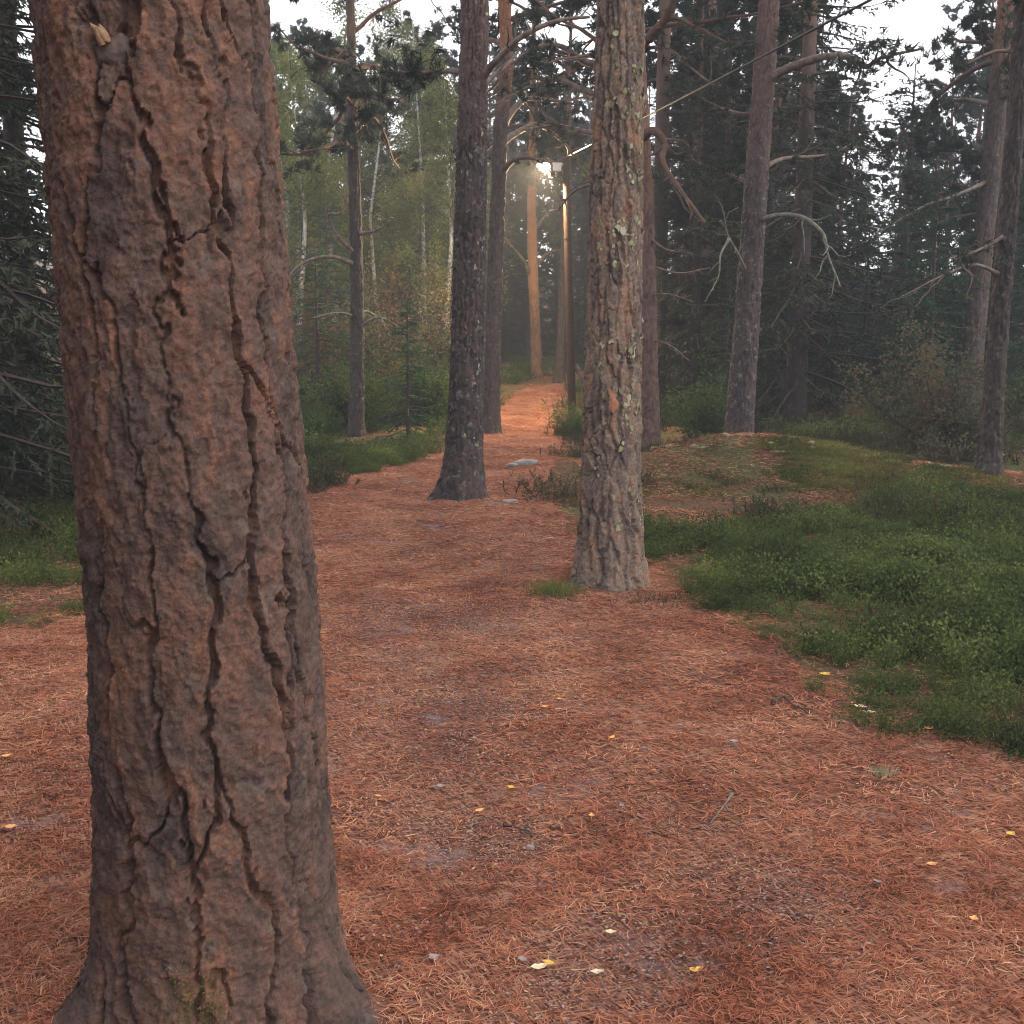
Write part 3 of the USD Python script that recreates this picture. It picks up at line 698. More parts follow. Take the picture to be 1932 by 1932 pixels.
own_pine("lamplit_pine", "orange pine trunk beyond the lamp, lit by it under a fork of bare branches", 27.0, [(1013, 716), (1010, 620), (1006, 530), (1003, 400), (1005, 250)],
    [(-0.2, 0.15), (0.2, 0.135), (1, 0.12), (3, 0.11), (5, 0.09), (10, 0.015)], 10, bark_mat("bark_lamplit", [(0.2, (0.075, 0.050, 0.040)), (0.5, (0.115, 0.070, 0.050)), (0.8, (0.16, 0.09, 0.058))], 0.1, (0.14, 0.13, 0.12), (1.3, 2.3), (0.26, 0.13, 0.068)), 91, 48, 0.03, 6.0, BK3,  # orange bark starts low here, partly painting in the lamp's glow
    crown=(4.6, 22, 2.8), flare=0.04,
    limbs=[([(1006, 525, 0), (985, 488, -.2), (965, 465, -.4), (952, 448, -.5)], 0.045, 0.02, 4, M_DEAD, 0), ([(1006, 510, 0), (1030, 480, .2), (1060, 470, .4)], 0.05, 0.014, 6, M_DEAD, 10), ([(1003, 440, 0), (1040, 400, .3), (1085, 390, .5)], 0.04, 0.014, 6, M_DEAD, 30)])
own_pine("crest_pine", "thin grey pine at the crest of the path beside the lamp pole", 26.0, [(1056, 733), (1060, 600), (1068, 400), (1074, 200)],
    [(-0.2, 0.13), (0.2, 0.115), (1, 0.10), (3, 0.09), (9, 0.012)], 9, M_BARK5, 95, 40, 0.03, 5.0, BK3, crown=(4.0, 20, 2.4), flare=0.07, lobes=[(3.4, .4, 1.0)])
own_pine("crooked_pine", "dead branched pine with crooked bare limbs left of the path", 17.0, [(672, 800), (674, 620), (672, 450), (668, 330), (664, 150)],
    [(-0.2, 0.13), (0.2, 0.115), (1, 0.105), (3, 0.09), (5, 0.07), (9, 0.012)], 9, M_BARK5, 101, 48, 0.025, 5.5, BK3, crown=(4.0, 16, 2.0), flare=0.04,
    limbs=[([(672, 480, 0), (645, 455, -.2), (628, 430, -.3), (620, 405, -.4), (642, 402, -.5), (655, 375, -.6)], 0.035, 0.012, 5, M_DEAD, 0),
           ([(674, 440, 0), (700, 438, -.2), (722, 428, -.3), (735, 415, -.4)], 0.03, 0.010, 3, M_DEAD, 0),
           ([(672, 500, 0), (630, 485, -.3), (590, 488, -.5), (560, 505, -.7), (535, 535, -.8)], 0.034, 0.010, 5, M_DEAD, 0),
           ([(675, 620, 0), (710, 600, -.2), (745, 612, -.4), (765, 640, -.5)], 0.022, 0.007, 5, M_PALE, 0),
           ([(675, 600, 0), (640, 590, -.2), (590, 600, -.5)], 0.022, 0.007, 5, M_PALE, 0),
           ([(674, 590, 0), (700, 590, .2), (740, 630, .3)], 0.02, 0.007, 4, M_PALE, 0)])

# ------------------------------------------------------------------ lamp pole, lamp and cable
yl = 19.5
pb = at(1080, 795, yl); pb[2] = H(pb[0], yl); ptop = at(1066, 228, yl)
lamp_t = thing("lamp_pole", pb, label="dark wooden lamp pole with a small lit lamp on a bracket", cat="street lamp")
pl = ptop - pb
pts = np.linspace([0, 0, -0.1], pl, 24)
part("pole", tube(pts, np.linspace(0.070, 0.058, 24) * (1 + 0.02 * np.sin(np.arange(24) * 2.1)), 16), M_POLE, lamp_t, 40)
part("pole_cap", (lambda c: (c.vertices + pl + [0, 0, 0.02], c.faces))(trimesh.creation.cone(0.062, 0.03, sections=16)), M_POLE, lamp_t, 30)
st0 = at(1085, 688, yl) - pb
part("brace", tube(np.array([st0, st0 + [0.22, -0.02, -0.38], st0 + [0.55, -0.05, -1.0]]), 0.045, 10), M_DEAD, lamp_t, True, label="slanting wooden brace propping the pole")
lz = at(1030, 316, yl) - pb                                       # lamp centre
pa = np.array([pl[0] * (lz[2] / pl[2]), 0, lz[2]])
part("bracket", tube(np.array([pa + [0, 0, 0.03], pa + [-0.10, -0.03, 0.06], [lz[0] + 0.10, -0.06, lz[2] + 0.04]]), 0.018, 8), M_METAL, lamp_t, True)
bx = trimesh.creation.box([0.17, 0.085, 0.13]); bx.apply_translation([lz[0] + 0.165, -0.06, lz[2]])
part("ballast_housing", bx, M_METAL, lamp_t)
prof = np.array([[0.0, 0.125], [0.05, 0.122], [0.095, 0.10], [0.125, 0.06], [0.142, 0.0], [0.136, 0.0], [0.118, 0.055], [0.09, 0.092], [0.05, 0.112], [0.0, 0.115]])
LC = np.array([lz[0] - 0.02, -0.06, lz[2] + 0.01]); LD = norm(np.array([-0.12, -0.27, -0.95]))        # the hood opens down along the path
tilt_ = trimesh.geometry.align_vectors([0, 0, -1], LD)
hood = trimesh.creation.revolve(prof, sections=32); hood.apply_transform(tilt_); hood.apply_translation(LC)
part("lamp_hood", hood, M_POLE, lamp_t, 40)
sh_a = np.radians(np.linspace(-48, 60, 13)); sh_v = np.vstack([np.c_[LC[0] + r_ * np.cos(sh_a), LC[1] + r_ * np.sin(sh_a), np.full(13, LC[2] + z_)] for r_, z_ in ((.125, .03), (.135, -.17), (.142, -.17), (.132, .03), (.125, .03))])
part("added_side_shield", (sh_v, np.vstack([[(a * 13 + k, a * 13 + k + 1, a * 13 + 14 + k), (a * 13 + k, a * 13 + 14 + k, a * 13 + 13 + k)] for a in range(4) for k in range(12)]).reshape(-1, 3)), M_POLE, lamp_t)  # plate added to keep the bulb's light off the pole
bulb = trimesh.creation.icosphere(1, 1.0); bulb.apply_scale([0.075, 0.075, 0.08]); bulb.apply_translation(LC + LD * 0.012)
part("bulb", bulb, M_BULB, lamp_t, True, label="glowing warm lamp bulb")
cl = trimesh.creation.cylinder(0.012, 0.16, sections=8); cl.apply_translation([lz[0] + 0.16, -0.06, lz[2] - 0.08])
part("hanging_tag", cl, M_METAL, lamp_t, 30)
for q in (0.35, 0.62):
    b = trimesh.creation.cylinder(0.064 + 0.003, 0.03, sections=16); b.apply_translation(pl * q)
    part("pole_band", b, M_POLE, lamp_t, 40)
c0 = pb + pa + [0, -0.06, 0.16]; c1 = at(1640, -12, 7.2); c2 = c1 + (c1 - c0) * 1.2
s = np.linspace(0, 1, 60)[:, None]
cp = c0 + (c2 - c0) * s - np.array([0, 0, 1.0]) * 0.04 * 4 * s * (1 - s)
part("overhead_cable", tube(cp, 0.009, 6), M_CABLE, None, True, label="black overhead cable slanting up from the lamp pole past the mound pine", cat="cable")

# ------------------------------------------------------------------ generic trees of the forest
def spruce(seed, height, spread, dens=1.0, bare=0.0):
    rng = np.random.default_rng(seed)
    wood, P, D, L = [], [], [], []
    zs = np.arange(0.15 + bare, height - 0.15, 0.20 / dens)
    for z in zs:
        fr = z / height
        for k in range(rng.integers(4, 7)):
            a = rng.uniform(0, 2 * np.pi); l = spread * (1 - fr) ** 0.8 * rng.uniform(0.55, 1.1) + 0.12
            el = -0.30 + 0.75 * fr + rng.normal(0, 0.12)
            m = 6; d = np.array([np.cos(a) * np.cos(el), np.sin(a) * np.cos(el), np.sin(el)]); p = [np.array([0, 0, z + rng.normal(0, .05)])]
            for s in range(m):
                d = norm(d + [0, 0, -0.07 if s < 3 else 0.09] + rng.normal(0, 0.06, 3)); p.append(p[-1] + d * l / m)
            p = np.array(p); wood.append(tube(p, np.linspace(0.010 + 0.008 * l, 0.003, m + 1), 3, False))
            nt = max(4, int(l * 11))
            for _ in range(nt):
                u = rng.uniform(0.12, 1) * m; i = min(int(u), m - 1); q = p[i] + (p[i + 1] - p[i]) * (u - i)
                dd = norm(p[i + 1] - p[i]); side = norm(np.cross(dd, [0, 0, 1])) * rng.choice([-1, 1])
                td = norm(dd * 0.6 + side * rng.uniform(0.3, 1) + [0, 0, -0.25] + rng.normal(0, 0.15, 3)); tl = (0.10 + 0.22 * l * (1 - u / m * 0.6)) * rng.uniform(.6, 1.2)
                nb = max(4, int(tl * 42))
                w = rng.random(nb)
                P.append(q + td * (w * tl)[:, None]); D.append(norm(td + rng.normal(0, 0.55, (nb, 3)) + [0, 0, -0.12])); L.append(rng.uniform(0.05, 0.09, nb))
    P, D, L = np.vstack(P), np.vstack(D), np.concatenate(L)
    ax = Axis([(0, 0, 0), (0.02, 0, height)], height)
    r = 0.012 * height + 0.015
    tm, tone, _ = trunk(ax, [(-0.2, r * 1.2), (0.3, r), (height, 0.008)], height, 12, 0.12, 2.0, None, 0.03, seed=seed)
    return tm, tone, join(wood), blades(P, D, L * 1.15, 0.026, rng)


def wild_pine(seed, height, cb, n, lmax, lean=0.3):
    rng = np.random.default_rng(seed)
    ax = Axis([(0, 0, 0), (rng.normal(0, lean) * .5, rng.normal(0, lean) * .5, height * .5), (rng.normal(0, lean), rng.normal(0, lean), height)], height)
    r = 0.010 * height + 0.02
    tm, tone, _ = trunk(ax, [(-0.2, r * 1.25), (0.3, r * 1.05), (height * .5, r * .75), (height, 0.012)], height, 18, 0.06, 3.0, None, 0.05, seed=seed, wob=0.1)
    wood, a, b = pine_limbs(ax, rng, cb, height - 0.2, n, lmax, 0.035)
    w2, _, _ = pine_limbs(ax, rng, max(0.8, cb * 0.35), cb, 7, lmax * 0.55, 0.018, dead=True)
    return tm, tone, join(wood + w2), tufts(a, b, rng, 13, 0.12, 0.025)


def birch(seed, height, spread, nleaf):
    rng = np.random.default_rng(seed); wood, P, D = [], [], []
    ax = Axis([(0, 0, 0), (rng.normal(0, .2), rng.normal(0, .2), height * .5), (rng.normal(0, .3), rng.normal(0, .3), height)], height)
    tm, tone, _ = trunk(ax, [(-0.2, .09), (0.3, .075), (height, .01)], height, 12, .1, 2.0, None, .03, seed=seed, wob=.1)
    nb = 34
    for k in range(nb):
        z = height * rng.uniform(.18, .97); a = rng.uniform(0, 2 * np.pi); l = spread * (1.15 - z / height) * rng.uniform(.6, 1.1) + .3
        d = np.array([np.cos(a) * .8, np.sin(a) * .8, .6]); p = [ax(z)]
        for s in range(7):
            d = norm(d + rng.normal(0, .16, 3) + [0, 0, -.07]); p.append(p[-1] + d * l / 7)
        p = np.array(p); wood.append(tube(p, np.linspace(.018, .004, 8), 4, False))
        m = nleaf // nb
        nc = 9
        for c in range(nc):
            i = rng.integers(2, 8); q = p[i] + rng.normal(0, .22 * l * .5, 3)
            P.append(q + rng.normal(0, .11, (m // nc, 3)) * [1, 1, 1.3])
    P = np.vstack(P); D = norm(rng.normal(0, 1, P.shape) + [0, 0, -.6])
    return tm, tone, join(wood), leaves(P, D, .055, .042, rng)


def bush(seed, h, w, n, size, mat):
    rng = np.random.default_rng(seed); wood, P = [], []
    for k in range(16):
        a = rng.uniform(0, 2 * np.pi); d = norm(np.array([np.cos(a) * rng.uniform(.1, .8), np.sin(a) * rng.uniform(.1, .8), 1.0])); p = [np.array([rng.normal(0, .06), rng.normal(0, .06), -.05])]
        L = h * rng.uniform(.55, 1.05)
        for s in range(7):
            d = norm(d + rng.normal(0, .16, 3)); p.append(p[-1] + d * L / 7)
        p = np.array(p); p[:, :2] *= w / h; wood.append(tube(p, np.linspace(.012, .003, 8), 4, False))
        for c in range(11):
            i = rng.integers(2, 8); P.append(p[i] + rng.normal(0, .13 * h * .6, 3) + rng.normal(0, .07, (n // 176, 3)))
    P = np.vstack(P); P[:, 2] = np.abs(P[:, 2])
    D = norm(rng.normal(0, 1, P.shape) + [0, 0, .2])
    return join(wood), leaves(P, D, size, size * .62, rng), mat


protos = {}


def proto(kind, i, build):
    """keeps the built meshes until the first tree of the kind is placed"""
    protos[(kind, i)] = [build, None]


for i, (s, h, w, b) in enumerate([(1, 9.5, 1.9, .1), (2, 12.5, 2.1, .5), (3, 6.5, 1.6, .0), (4, 11, 2.3, .2)]):
    proto("spruce", i, ("spruce_tree", spruce(200 + s, h, w, 1.0, b), M_BARK5, M_SPRUCE))
for i, (s, h, w) in enumerate([(1, 3.2, 1.0), (2, 4.6, 1.2)]):
    proto("young", i, ("young_spruce", spruce(230 + s, h, w, 1.25, 0.0), M_BARK5, M_YSPR))
for i, (s, h, cb, n, l) in enumerate([(1, 11, 3.6, 38, 2.6), (2, 13, 4.0, 42, 2.8), (3, 9, 2.2, 36, 2.5), (4, 12, 4.8, 34, 2.5)]):
    proto("pine", i, ("forest_pine", wild_pine(260 + s, h, cb, n, l), M_BARK5, M_PINE))
for i, (s, h, w, n) in enumerate([(1, 9, 2.0, 15000), (2, 7, 1.7, 12000), (3, 10.5, 2.1, 16000)]):
    proto("birch", i, ("birch_tree", birch(290 + s, h, w, n), M_BIRCHBARK, M_BIRCH))
for i, (s, h, w, n, sz, mt) in enumerate([(1, 1.5, 1.3, 6000, .045, M_BUSH), (2, 2.2, 1.6, 8000, .045, M_BUSH), (3, 1.1, 1.2, 6000, .04, M_BUSHG), (4, 1.9, 1.5, 7000, .042, M_BUSHR), (5, 0.7, 1.0, 5000, .032, M_BUSHG)]):
    wd, lf, mt = bush(320 + s, h, w, n, sz, mt)
    proto("bush", i, ("bush", (None, None, wd, lf), None, mt))


def plant(kind, i, x, y, rz, sc, label, group=None, cat=None):
    (name, (tm, tone, wd, fol), bm, fm), first = protos[(kind, i)]
    z = float(H(x, y)) - 0.02
    cat = cat or ("bush" if kind == "bush" else "tree")
    t = thing(name, (x, y, z), rz, sc, label, cat, group)
    if first is None:
        if tm is not None:
            part("trunk", tm, bm, t, True, {"plate": tone})
            part("limbs", wd, M_TWIG, t, kind="stuff")
        else:
            part("stems", wd, M_TWIG, t, kind="stuff")
        part("crown", fol, fm, t)
        protos[(kind, i)][1] = t
    else:
        t.GetReferences().AddInternalReference(first.GetPath())
        t.SetInstanceable(True)
        # references bring the source's ops: keep our own order
    return t


rng = np.random.default_rng(77)
placed = []


def limit(u):
    """how high (row of the photograph) the wood reaches at each column"""
    return float(np.interp(u, [-400, 480, 520, 640, 700, 780, 870, 930, 1000, 1110, 1200, 1480, 1560, 1600, 1740, 1790, 1900, 2400], [-400, -300, 90, 40, 120, 60, -50, 60, 110, 60, -250, -150, 60, 215, 215, 0, -300, -300]))


HT = {("spruce", 0): 9.5, ("spruce", 1): 12.5, ("spruce", 2): 6.5, ("spruce", 3): 11, ("young", 0): 3.2, ("young", 1): 4.6, ("pine", 0): 11, ("pine", 1): 13, ("pine", 2): 9, ("pine", 3): 12, ("birch", 0): 9, ("birch", 1): 7, ("birch", 2): 10.5}


def clear(x, y, r):
    if edge_dist(np.array(x), np.array(y)) > -r:
        return False
    return all(math.hypot(x - a, y - b) > min(r, c) * 0.9 for a, b, c in placed)


def u_of(x, y):
    return 966 + F0 * x / y * 1.0


ORD = "first second third fourth fifth sixth seventh eighth ninth tenth eleventh twelfth thirteenth fourteenth fifteenth sixteenth seventeenth eighteenth nineteenth".split()


def ordinal(k):
    tens = {2: "twent", 3: "thirt", 4: "fort", 5: "fift"}
    if k <= 19:
        return ORD[k - 1]
    return tens[k // 10] + ("ieth" if k % 10 == 0 else "y-" + ORD[k % 10 - 1])


def forest(kind, variants, n, ur, yr, label, group, gap=1.4, sc=(0.8, 1.15)):
    k = tries = 0
    made = []
    while k < n and tries < n * 60:
        tries += 1
        y = rng.uniform(*yr); u = rng.uniform(*ur); x = (u - 966) / F0 * y
        if not clear(x, y, gap):
            continue
        i = int(rng.choice(variants)); s = rng.uniform(*sc)
        if (kind, i) in HT:
            zmax = at(u, limit(u), y)[2] - float(H(x, y))
            if HT[(kind, i)] * s > zmax:
                s = zmax / HT[(kind, i)]
                if s < 0.5:
                    continue
        made.append((u, plant(kind, i, x, y, rng.uniform(0, 360), s, label, group)))
        placed.append((x, y, gap)); k += 1
    for q, (u, t) in enumerate(sorted(made, key=lambda m: m[0])):
        tag(t, f"{ordinal(q + 1)} {label}, counted from its left edge")


# trees placed singly
def single(kind, i, u, y, rz, sc, label, group=None):
    x = (u - 966) / F0 * y
    plant(kind, i, x, y, rz, sc, label, group); placed.append((x, y, 1.0))


single("spruce", 0, 60, 10.8, 10, 1.0, "dark drooping spruce left behind the huge trunk")
single("spruce", 3, -60, 8.8, 50, 0.9, "dense dark spruce at the far left border")
single("spruce", 1, 1500, 17.5, 80, 1.0, "slim dark spruce with drooping twigs just right behind the mound pine")
single("young", 1, 1690, 24, 0, 1.3, "fresh blue green young spruce under the bright gap in the wood")
single("bush", 0, 1795, 13.5, 0, 1.2, "low dark bush left of the thin dark edge pine")
single("bush", 2, 600, 15.5, 30, 0.6, "leafy green bush right beside the huge trunk, left of the path")
single("bush", 1, 700, 19.5, 30, 1.2, "tall olive bush behind the crooked bare pine")
single("bush", 3, 735, 22.5, 0, 1.5, "rusty brown bush between the crooked pine and the grey path pine")
single("bush", 4, 990, 27.5, 0, 1.0, "small green bush by the path's crest left of the lamplit pine")
single("bush", 4, 1085, 17.0, 60, 0.8, "small green bush at the foot of the lamp pole")
single("young", 0, 770, 16.5, 0, 0.62, "little young spruce left of the grey path pine")
single("birch", 0, 640, 30, 0, 1.05, "yellowing birch high in the gap right of the huge trunk")
single("birch", 2, 790, 33, 70, 0.95, "pale green birch left behind the grey path pine")
single("birch", 1, 560, 26, 140, 1.0, "small birch close to the huge trunk's edge")
single("pine", 1, 1238, 20.5, 40, 1.0, "full crowned pine whose boughs hang just right of the lichened pine")
single("pine", 0, 1310, 23.5, 200, 1.05, "dense pine between the lichened pine and the mound pine")
# the wood behind, by area
forest("bush", [1, 3, 0, 2], 10, (520, 860), (17, 27), "olive brown bush in the thicket left of the path", "bushes in the thicket left of the path", 0.9, (0.8, 1.3))
forest("young", [0, 1], 6, (520, 860), (18, 27), "young spruce in the thicket left of the path", "young spruces left of the path", 0.9, (0.5, 0.95))
forest("spruce", [0, 2, 3], 10, (480, 870), (33, 50), "dark spruce in the wood behind the birches", "spruces behind the birches", 1.6)
forest("pine", [0, 1, 2, 3], 8, (480, 800), (28, 50), "pine in the wood left of the path", "pines left of the path", 1.8)
forest("birch", [0, 1, 2], 14, (530, 860), (25, 44), "birch among the pines left of the path", "birches left of the path", 1.8)
forest("spruce", [0, 1, 3], 10, (-450, 130), (9, 26), "dark spruce in the wood left of the huge trunk", "spruces left of the huge trunk", 1.6)
forest("pine", [0, 2, 3], 11, (890, 1130), (36, 60), "distant pine beyond the crest of the path", "distant pines beyond the crest", 1.5)
forest("spruce", [0, 2], 10, (890, 1130), (38, 60), "distant spruce beyond the crest of the path", "distant spruces beyond the crest", 1.5)
forest("pine", [0, 1, 2, 3], 22, (1240, 2050), (17, 46), "pine in the dark wood right of the path", "pines in the dark wood on the right", 1.7)
forest("spruce", [0, 1, 2, 3], 28, (1240, 2050), (17, 50), "dark spruce in the dense wood on the right", "spruces in the dense wood on the right", 1.6)
forest("young", [0, 1], 24, (1240, 2000), (15.5, 28), "young spruce in the undergrowth right of the path", "young spruces right of the path", 0.9, (0.5, 0.9))
forest("bush", [2, 0], 7, (1230, 2000), (14.5, 26), "dark bush in the undergrowth on the right", "bushes in the undergrowth on the right", 0.8, (0.7, 1.1))
forest("spruce", [0, 1, 3], 32, (300, 1700), (52, 80), "spruce in the far wood closing the view", "spruces of the far wood", 1.8, (0.9, 1.3))
# the wood beside and behind the viewer: unseen trees added to shade the scene
for (x, y, k, i) in [(-4.5, 0.9, "spruce", 3), (-3.4, -1.2, "spruce", 0), (-2.2, -3.0, "spruce", 3), (-6.2, 0.6, "spruce", 1), (-7.5, 2.6, "spruce", 0), (-6.8, 5.0, "spruce", 3), (-8.6, 7.2, "spruce", 1), (-5.6, -3.6, "spruce", 3), (-8.4, -0.6, "spruce", 3), (-9.5, 4.6, "spruce", 0), (-5.5, 3.5, "spruce", 1), (-6.5, -1.5, "pine", 0), (-5.9, 6.2, "spruce", 0), (-3.6, -3.2, "pine", 1), (6.4, 3.4, "pine", 1), (7.2, 6.8, "spruce", 1), (6.0, 8.6, "pine", 0)]:
    plant(k, i, x, y, rng.uniform(0, 360), 1.0, f"{'spruce' if k == 'spruce' else 'pine'} added for shade beside the path, outside the view", "trees outside the view")


# ------------------------------------------------------------------ ground cover
def scatter(name, meshes, mat, pos, rz, scale, rng, label, tilt=0.12):
    pi = UsdGeom.PointInstancer.Define(stage, path_of(name))
    tag(pi, label, kind="stuff")
    targets = []
    for k, m in enumerate(meshes):
        mm = usdkit.mesh(stage, f"{pi.GetPath()}/piece_{k:03d}", m, mat)
        give_rnd(mm, m[1], len(m[0]), mat)
        targets.append(mm.GetPath())
    pi.CreatePrototypesRel().SetTargets(targets)
    n = len(pos)
    pi.CreateProtoIndicesAttr(Vt.IntArray.FromNumpy(rng.integers(0, len(meshes), n).astype(np.int32)))
    pi.CreatePositionsAttr(Vt.Vec3fArray.FromNumpy(np.asarray(pos, np.float32)))
    tx = rng.normal(0, tilt, n); ty = rng.normal(0, tilt, n); half = np.asarray(rz) / 2
    q = []
    for a, b, c in zip(half, tx / 2, ty / 2):
        qq = Gf.Quatd(math.cos(b), math.sin(b), 0, 0) * Gf.Quatd(math.cos(c), 0, math.sin(c), 0) * Gf.Quatd(math.cos(a), 0, 0, math.sin(a))
        q.append(Gf.Quath(qq))
    pi.CreateOrientationsAttr(Vt.QuathArray(q))
    sc = np.asarray(scale, np.float32); sc = np.repeat(sc[:, None], 3, 1) if sc.ndim == 1 else sc
    pi.CreateScalesAttr(Vt.Vec3fArray.FromNumpy(sc.astype(np.float32)))
    return pi


def needles(x, y, L, w, lift, rng, bent):
    """fallen needle pairs lying loose on the path, one mesh that follows its hollows"""
    n = len(x); c = np.c_[x, y, hp(x, y) + 0.001 + lift * rng.random(n) ** 1.7]
    th0 = rng.uniform(0, 2 * np.pi, n); vs, fs, at_ = [], [], 0
    for sgn in (0, 1):
        th = th0 + sgn * rng.uniform(0.08, 0.45, n); l = L * rng.uniform(.55, 1.25, n); el = rng.normal(0.03, 0.13, n)
        d = np.stack([np.cos(th) * np.cos(el), np.sin(th) * np.cos(el), np.sin(el)], -1)
        sd = np.stack([-np.sin(th), np.cos(th), rng.normal(0, .3, n)], -1); ww = sd * (w / 2 * rng.uniform(.7, 1.3, n))[:, None]
        if bent:
            bend = sd * (l * rng.normal(0, .09, n))[:, None] + np.array([0, 0, 1.0]) * (l * rng.uniform(0, .10, n))[:, None]
            p1 = c + d * l[:, None] * .5 + bend
            v = np.stack([c - ww, c + ww, p1 - ww, p1 + ww, c + d * l[:, None]], 1).reshape(-1, 3); k = np.arange(n)[:, None] * 5
            f = np.vstack([k + [0, 1, 3], k + [0, 3, 2], k + [2, 3, 4]])
        else:
            v = np.stack([c - ww, c + ww, c + d * l[:, None]], 1).reshape(-1, 3); f = np.arange(len(v)).reshape(-1, 3)
        vs.append(v); fs.append(f + at_); at_ += len(v)
    v = np.vstack(vs); v[:, 2] = np.maximum(v[:, 2], np.repeat(np.tile(c[:, 2], 2), 5 if bent else 3) - 0.004)
    return v, np.vstack(fs)


def pts_where(n, xr, yr, keep, rng, dens=None):
    x = rng.uniform(*xr, n); y = rng.uniform(*yr, n)
    m = keep(x, y)
    return x[m], y[m]


# needles: fine near the viewer, coarser farther off
def strewn(n, xr, yr, over, rng):
    def keep(x, y):
        q = np.c_[x, y, 0 * x]
        return (edge_dist(x, y) > -over * 2 * rng.random(len(x)) ** 2) & (np.abs(x) < 0.52 * y + 0.6) & (rng.random(len(x)) > 0.88 * worn(x, y)) & (rng.random(len(x)) < (0.45 + 0.55 * smooth(.36, .56, fbm(q * 3.2, 3, 35))) * (0.25 + 0.75 * smooth(.38, .58, fbm(q * 16, 2, 36))))
    return pts_where(n, xr, yr, keep, rng)


for (n, xr, yr, L, w, lift, bent, what) in [(190000, (-2.4, 2.6), (1.1, 3.3), .046, .0016, .015, True, "near"), (190000, (-4, 3.6), (3.3, 7.5), .058, .0030, .014, False, "middle stretch of the"), (190000, (-5.5, 3.2), (7.5, 30), .075, .0055, .02, False, "far"), (22000, (.7, 5.2), (7.8, 12.6), .07, .0055, .02, False, "mound")]:
    if what == "mound":
        x, y = pts_where(n, xr, yr, lambda x, y: (edge_dist(x, y) < .1) & (fbm(np.c_[x * 1.7, y * 1.7, 0 * x], 3, 37) > .45), rng)
    else:
        x, y = strewn(n, xr, yr, .5, rng)
    part("needle_litter", needles(x, y, L, w, lift, rng, bent), M_NEEDLE, None, label="brown fallen needles strewn over the mossy mound" if what == "mound" else f"red brown fallen pine needles covering the {what} path", kind="stuff")


def bits(seed, R, n, size):
    rng = np.random.default_rng(seed); r = R * np.sqrt(rng.random(n)); a = rng.uniform(0, 6.28, n)
    P = np.stack([r * np.cos(a), r * np.sin(a), 0.003 + 0.012 * rng.random(n)], -1); th = rng.uniform(0, 6.28, n)
    D = norm(np.stack([np.cos(th), np.sin(th), rng.normal(0, .25, n)], -1))
    v, f = leaves(P, D, size * rng.uniform(.5, 1.3, n), size * .6 * rng.uniform(.5, 1.2, n), rng, .2)
    v[:, 2] = np.maximum(v[:, 2] * 0.6, 0.002)
    return v, f


x, y = pts_where(30000, (-5, 4.8), (1.2, 26), lambda x, y: (edge_dist(x, y) > -0.5) & (fbm(np.c_[x * 1.1, y * 1.1, 0 * x], 3, 33) > 0.50), rng)
x, y = x[:800], y[:800]
xw = np.concatenate([rng.normal(a, r * .9, int(9 + 260 * r * r)) for a, b, r in worn_at]); yw = np.concatenate([rng.normal(b, r * 1.2, int(9 + 260 * r * r)) for a, b, r in worn_at])
x, y = np.r_[x, xw], np.r_[y, yw]
scatter("leaf_litter", [bits(440 + k, 0.20, 110, 0.013) for k in range(5)], M_LEAFLIT, np.c_[x, y, hp(x, y)], rng.uniform(0, 6.28, len(x)), rng.uniform(.7, 1.2, len(x)), rng, "grey brown scraps of leaf and bark among the needles", 0.05)


def berry(seed, h, w, n, size=.021):
    rng = np.random.default_rng(seed); wood, P, D = [], [], []
    for k in range(7):
        a = rng.uniform(0, 6.28); d = norm(np.array([np.cos(a) * .6, np.sin(a) * .6, 1])); p = [np.array([rng.normal(0, .03), rng.normal(0, .03), 0])]
        for s in range(5):
            d = norm(d + rng.normal(0, .22, 3)); p.append(p[-1] + d * h / 5 * rng.uniform(.8, 1.1))
        p = np.array(p)
        m = n // 7
        u = rng.uniform(1.0, 5, m); i = np.minimum(u.astype(int), 4)
        P.append(p[i] + (p[i + 1] - p[i]) * (u - i)[:, None] + rng.normal(0, .026, (m, 3)))
        wood.append(tube(p, np.linspace(.0022, .001, 6), 3, False))
    P = np.vstack(P); D = norm(rng.normal(0, 1, P.shape) + [0, 0, .25])
    return join([leaves(P, D, size * rng.uniform(.7, 1.2, len(P)), size * .62, rng, .15)] + wood)


def clump(one, n, R, seed, smin=.65, smax=1.35):
    """several plants side by side, so that fewer, larger pieces are strewn"""
    rng = np.random.default_rng(seed); out = []
    for k in range(n):
        v, f = one(seed * 31 + k); a = rng.uniform(0, 6.28); c, s_ = math.cos(a), math.sin(a); sc = rng.uniform(smin, smax)
        v = (v @ np.array([[c, s_, 0], [-s_, c, 0], [0, 0, 1]])) * sc
        r = R * math.sqrt(rng.random()); t = rng.uniform(0, 6.28)
        out.append((v + [r * math.cos(t), r * math.sin(t), 0], f))
    return join(out)


def sprig(seed, h, n, L, w, spread):
    rng = np.random.default_rng(seed); P = np.c_[rng.normal(0, spread, (n, 2)), np.zeros(n)]
    D = norm(np.c_[P[:, :2] / spread * .45 + rng.normal(0, .3, (n, 2)), np.ones(n)])
    return blades(P, D, h * rng.uniform(.4, 1.2, n), w, rng)


def heath(seed):
    rng = np.random.default_rng(seed); P, D = [], []
    for k in range(14):
        b0 = np.r_[rng.normal(0, .07, 2), 0]; d = norm(np.r_[rng.normal(0, .45, 2), 1.0]); l = rng.uniform(.06, .17); m = 16; t = rng.random(m)
        P.append(b0 + d * (t * l)[:, None]); D.append(norm(d + rng.normal(0, .6, (m, 3))))
    P, D = np.vstack(P), np.vstack(D)
    return blades(P, D, rng.uniform(.02, .04, len(P)), .006, rng)


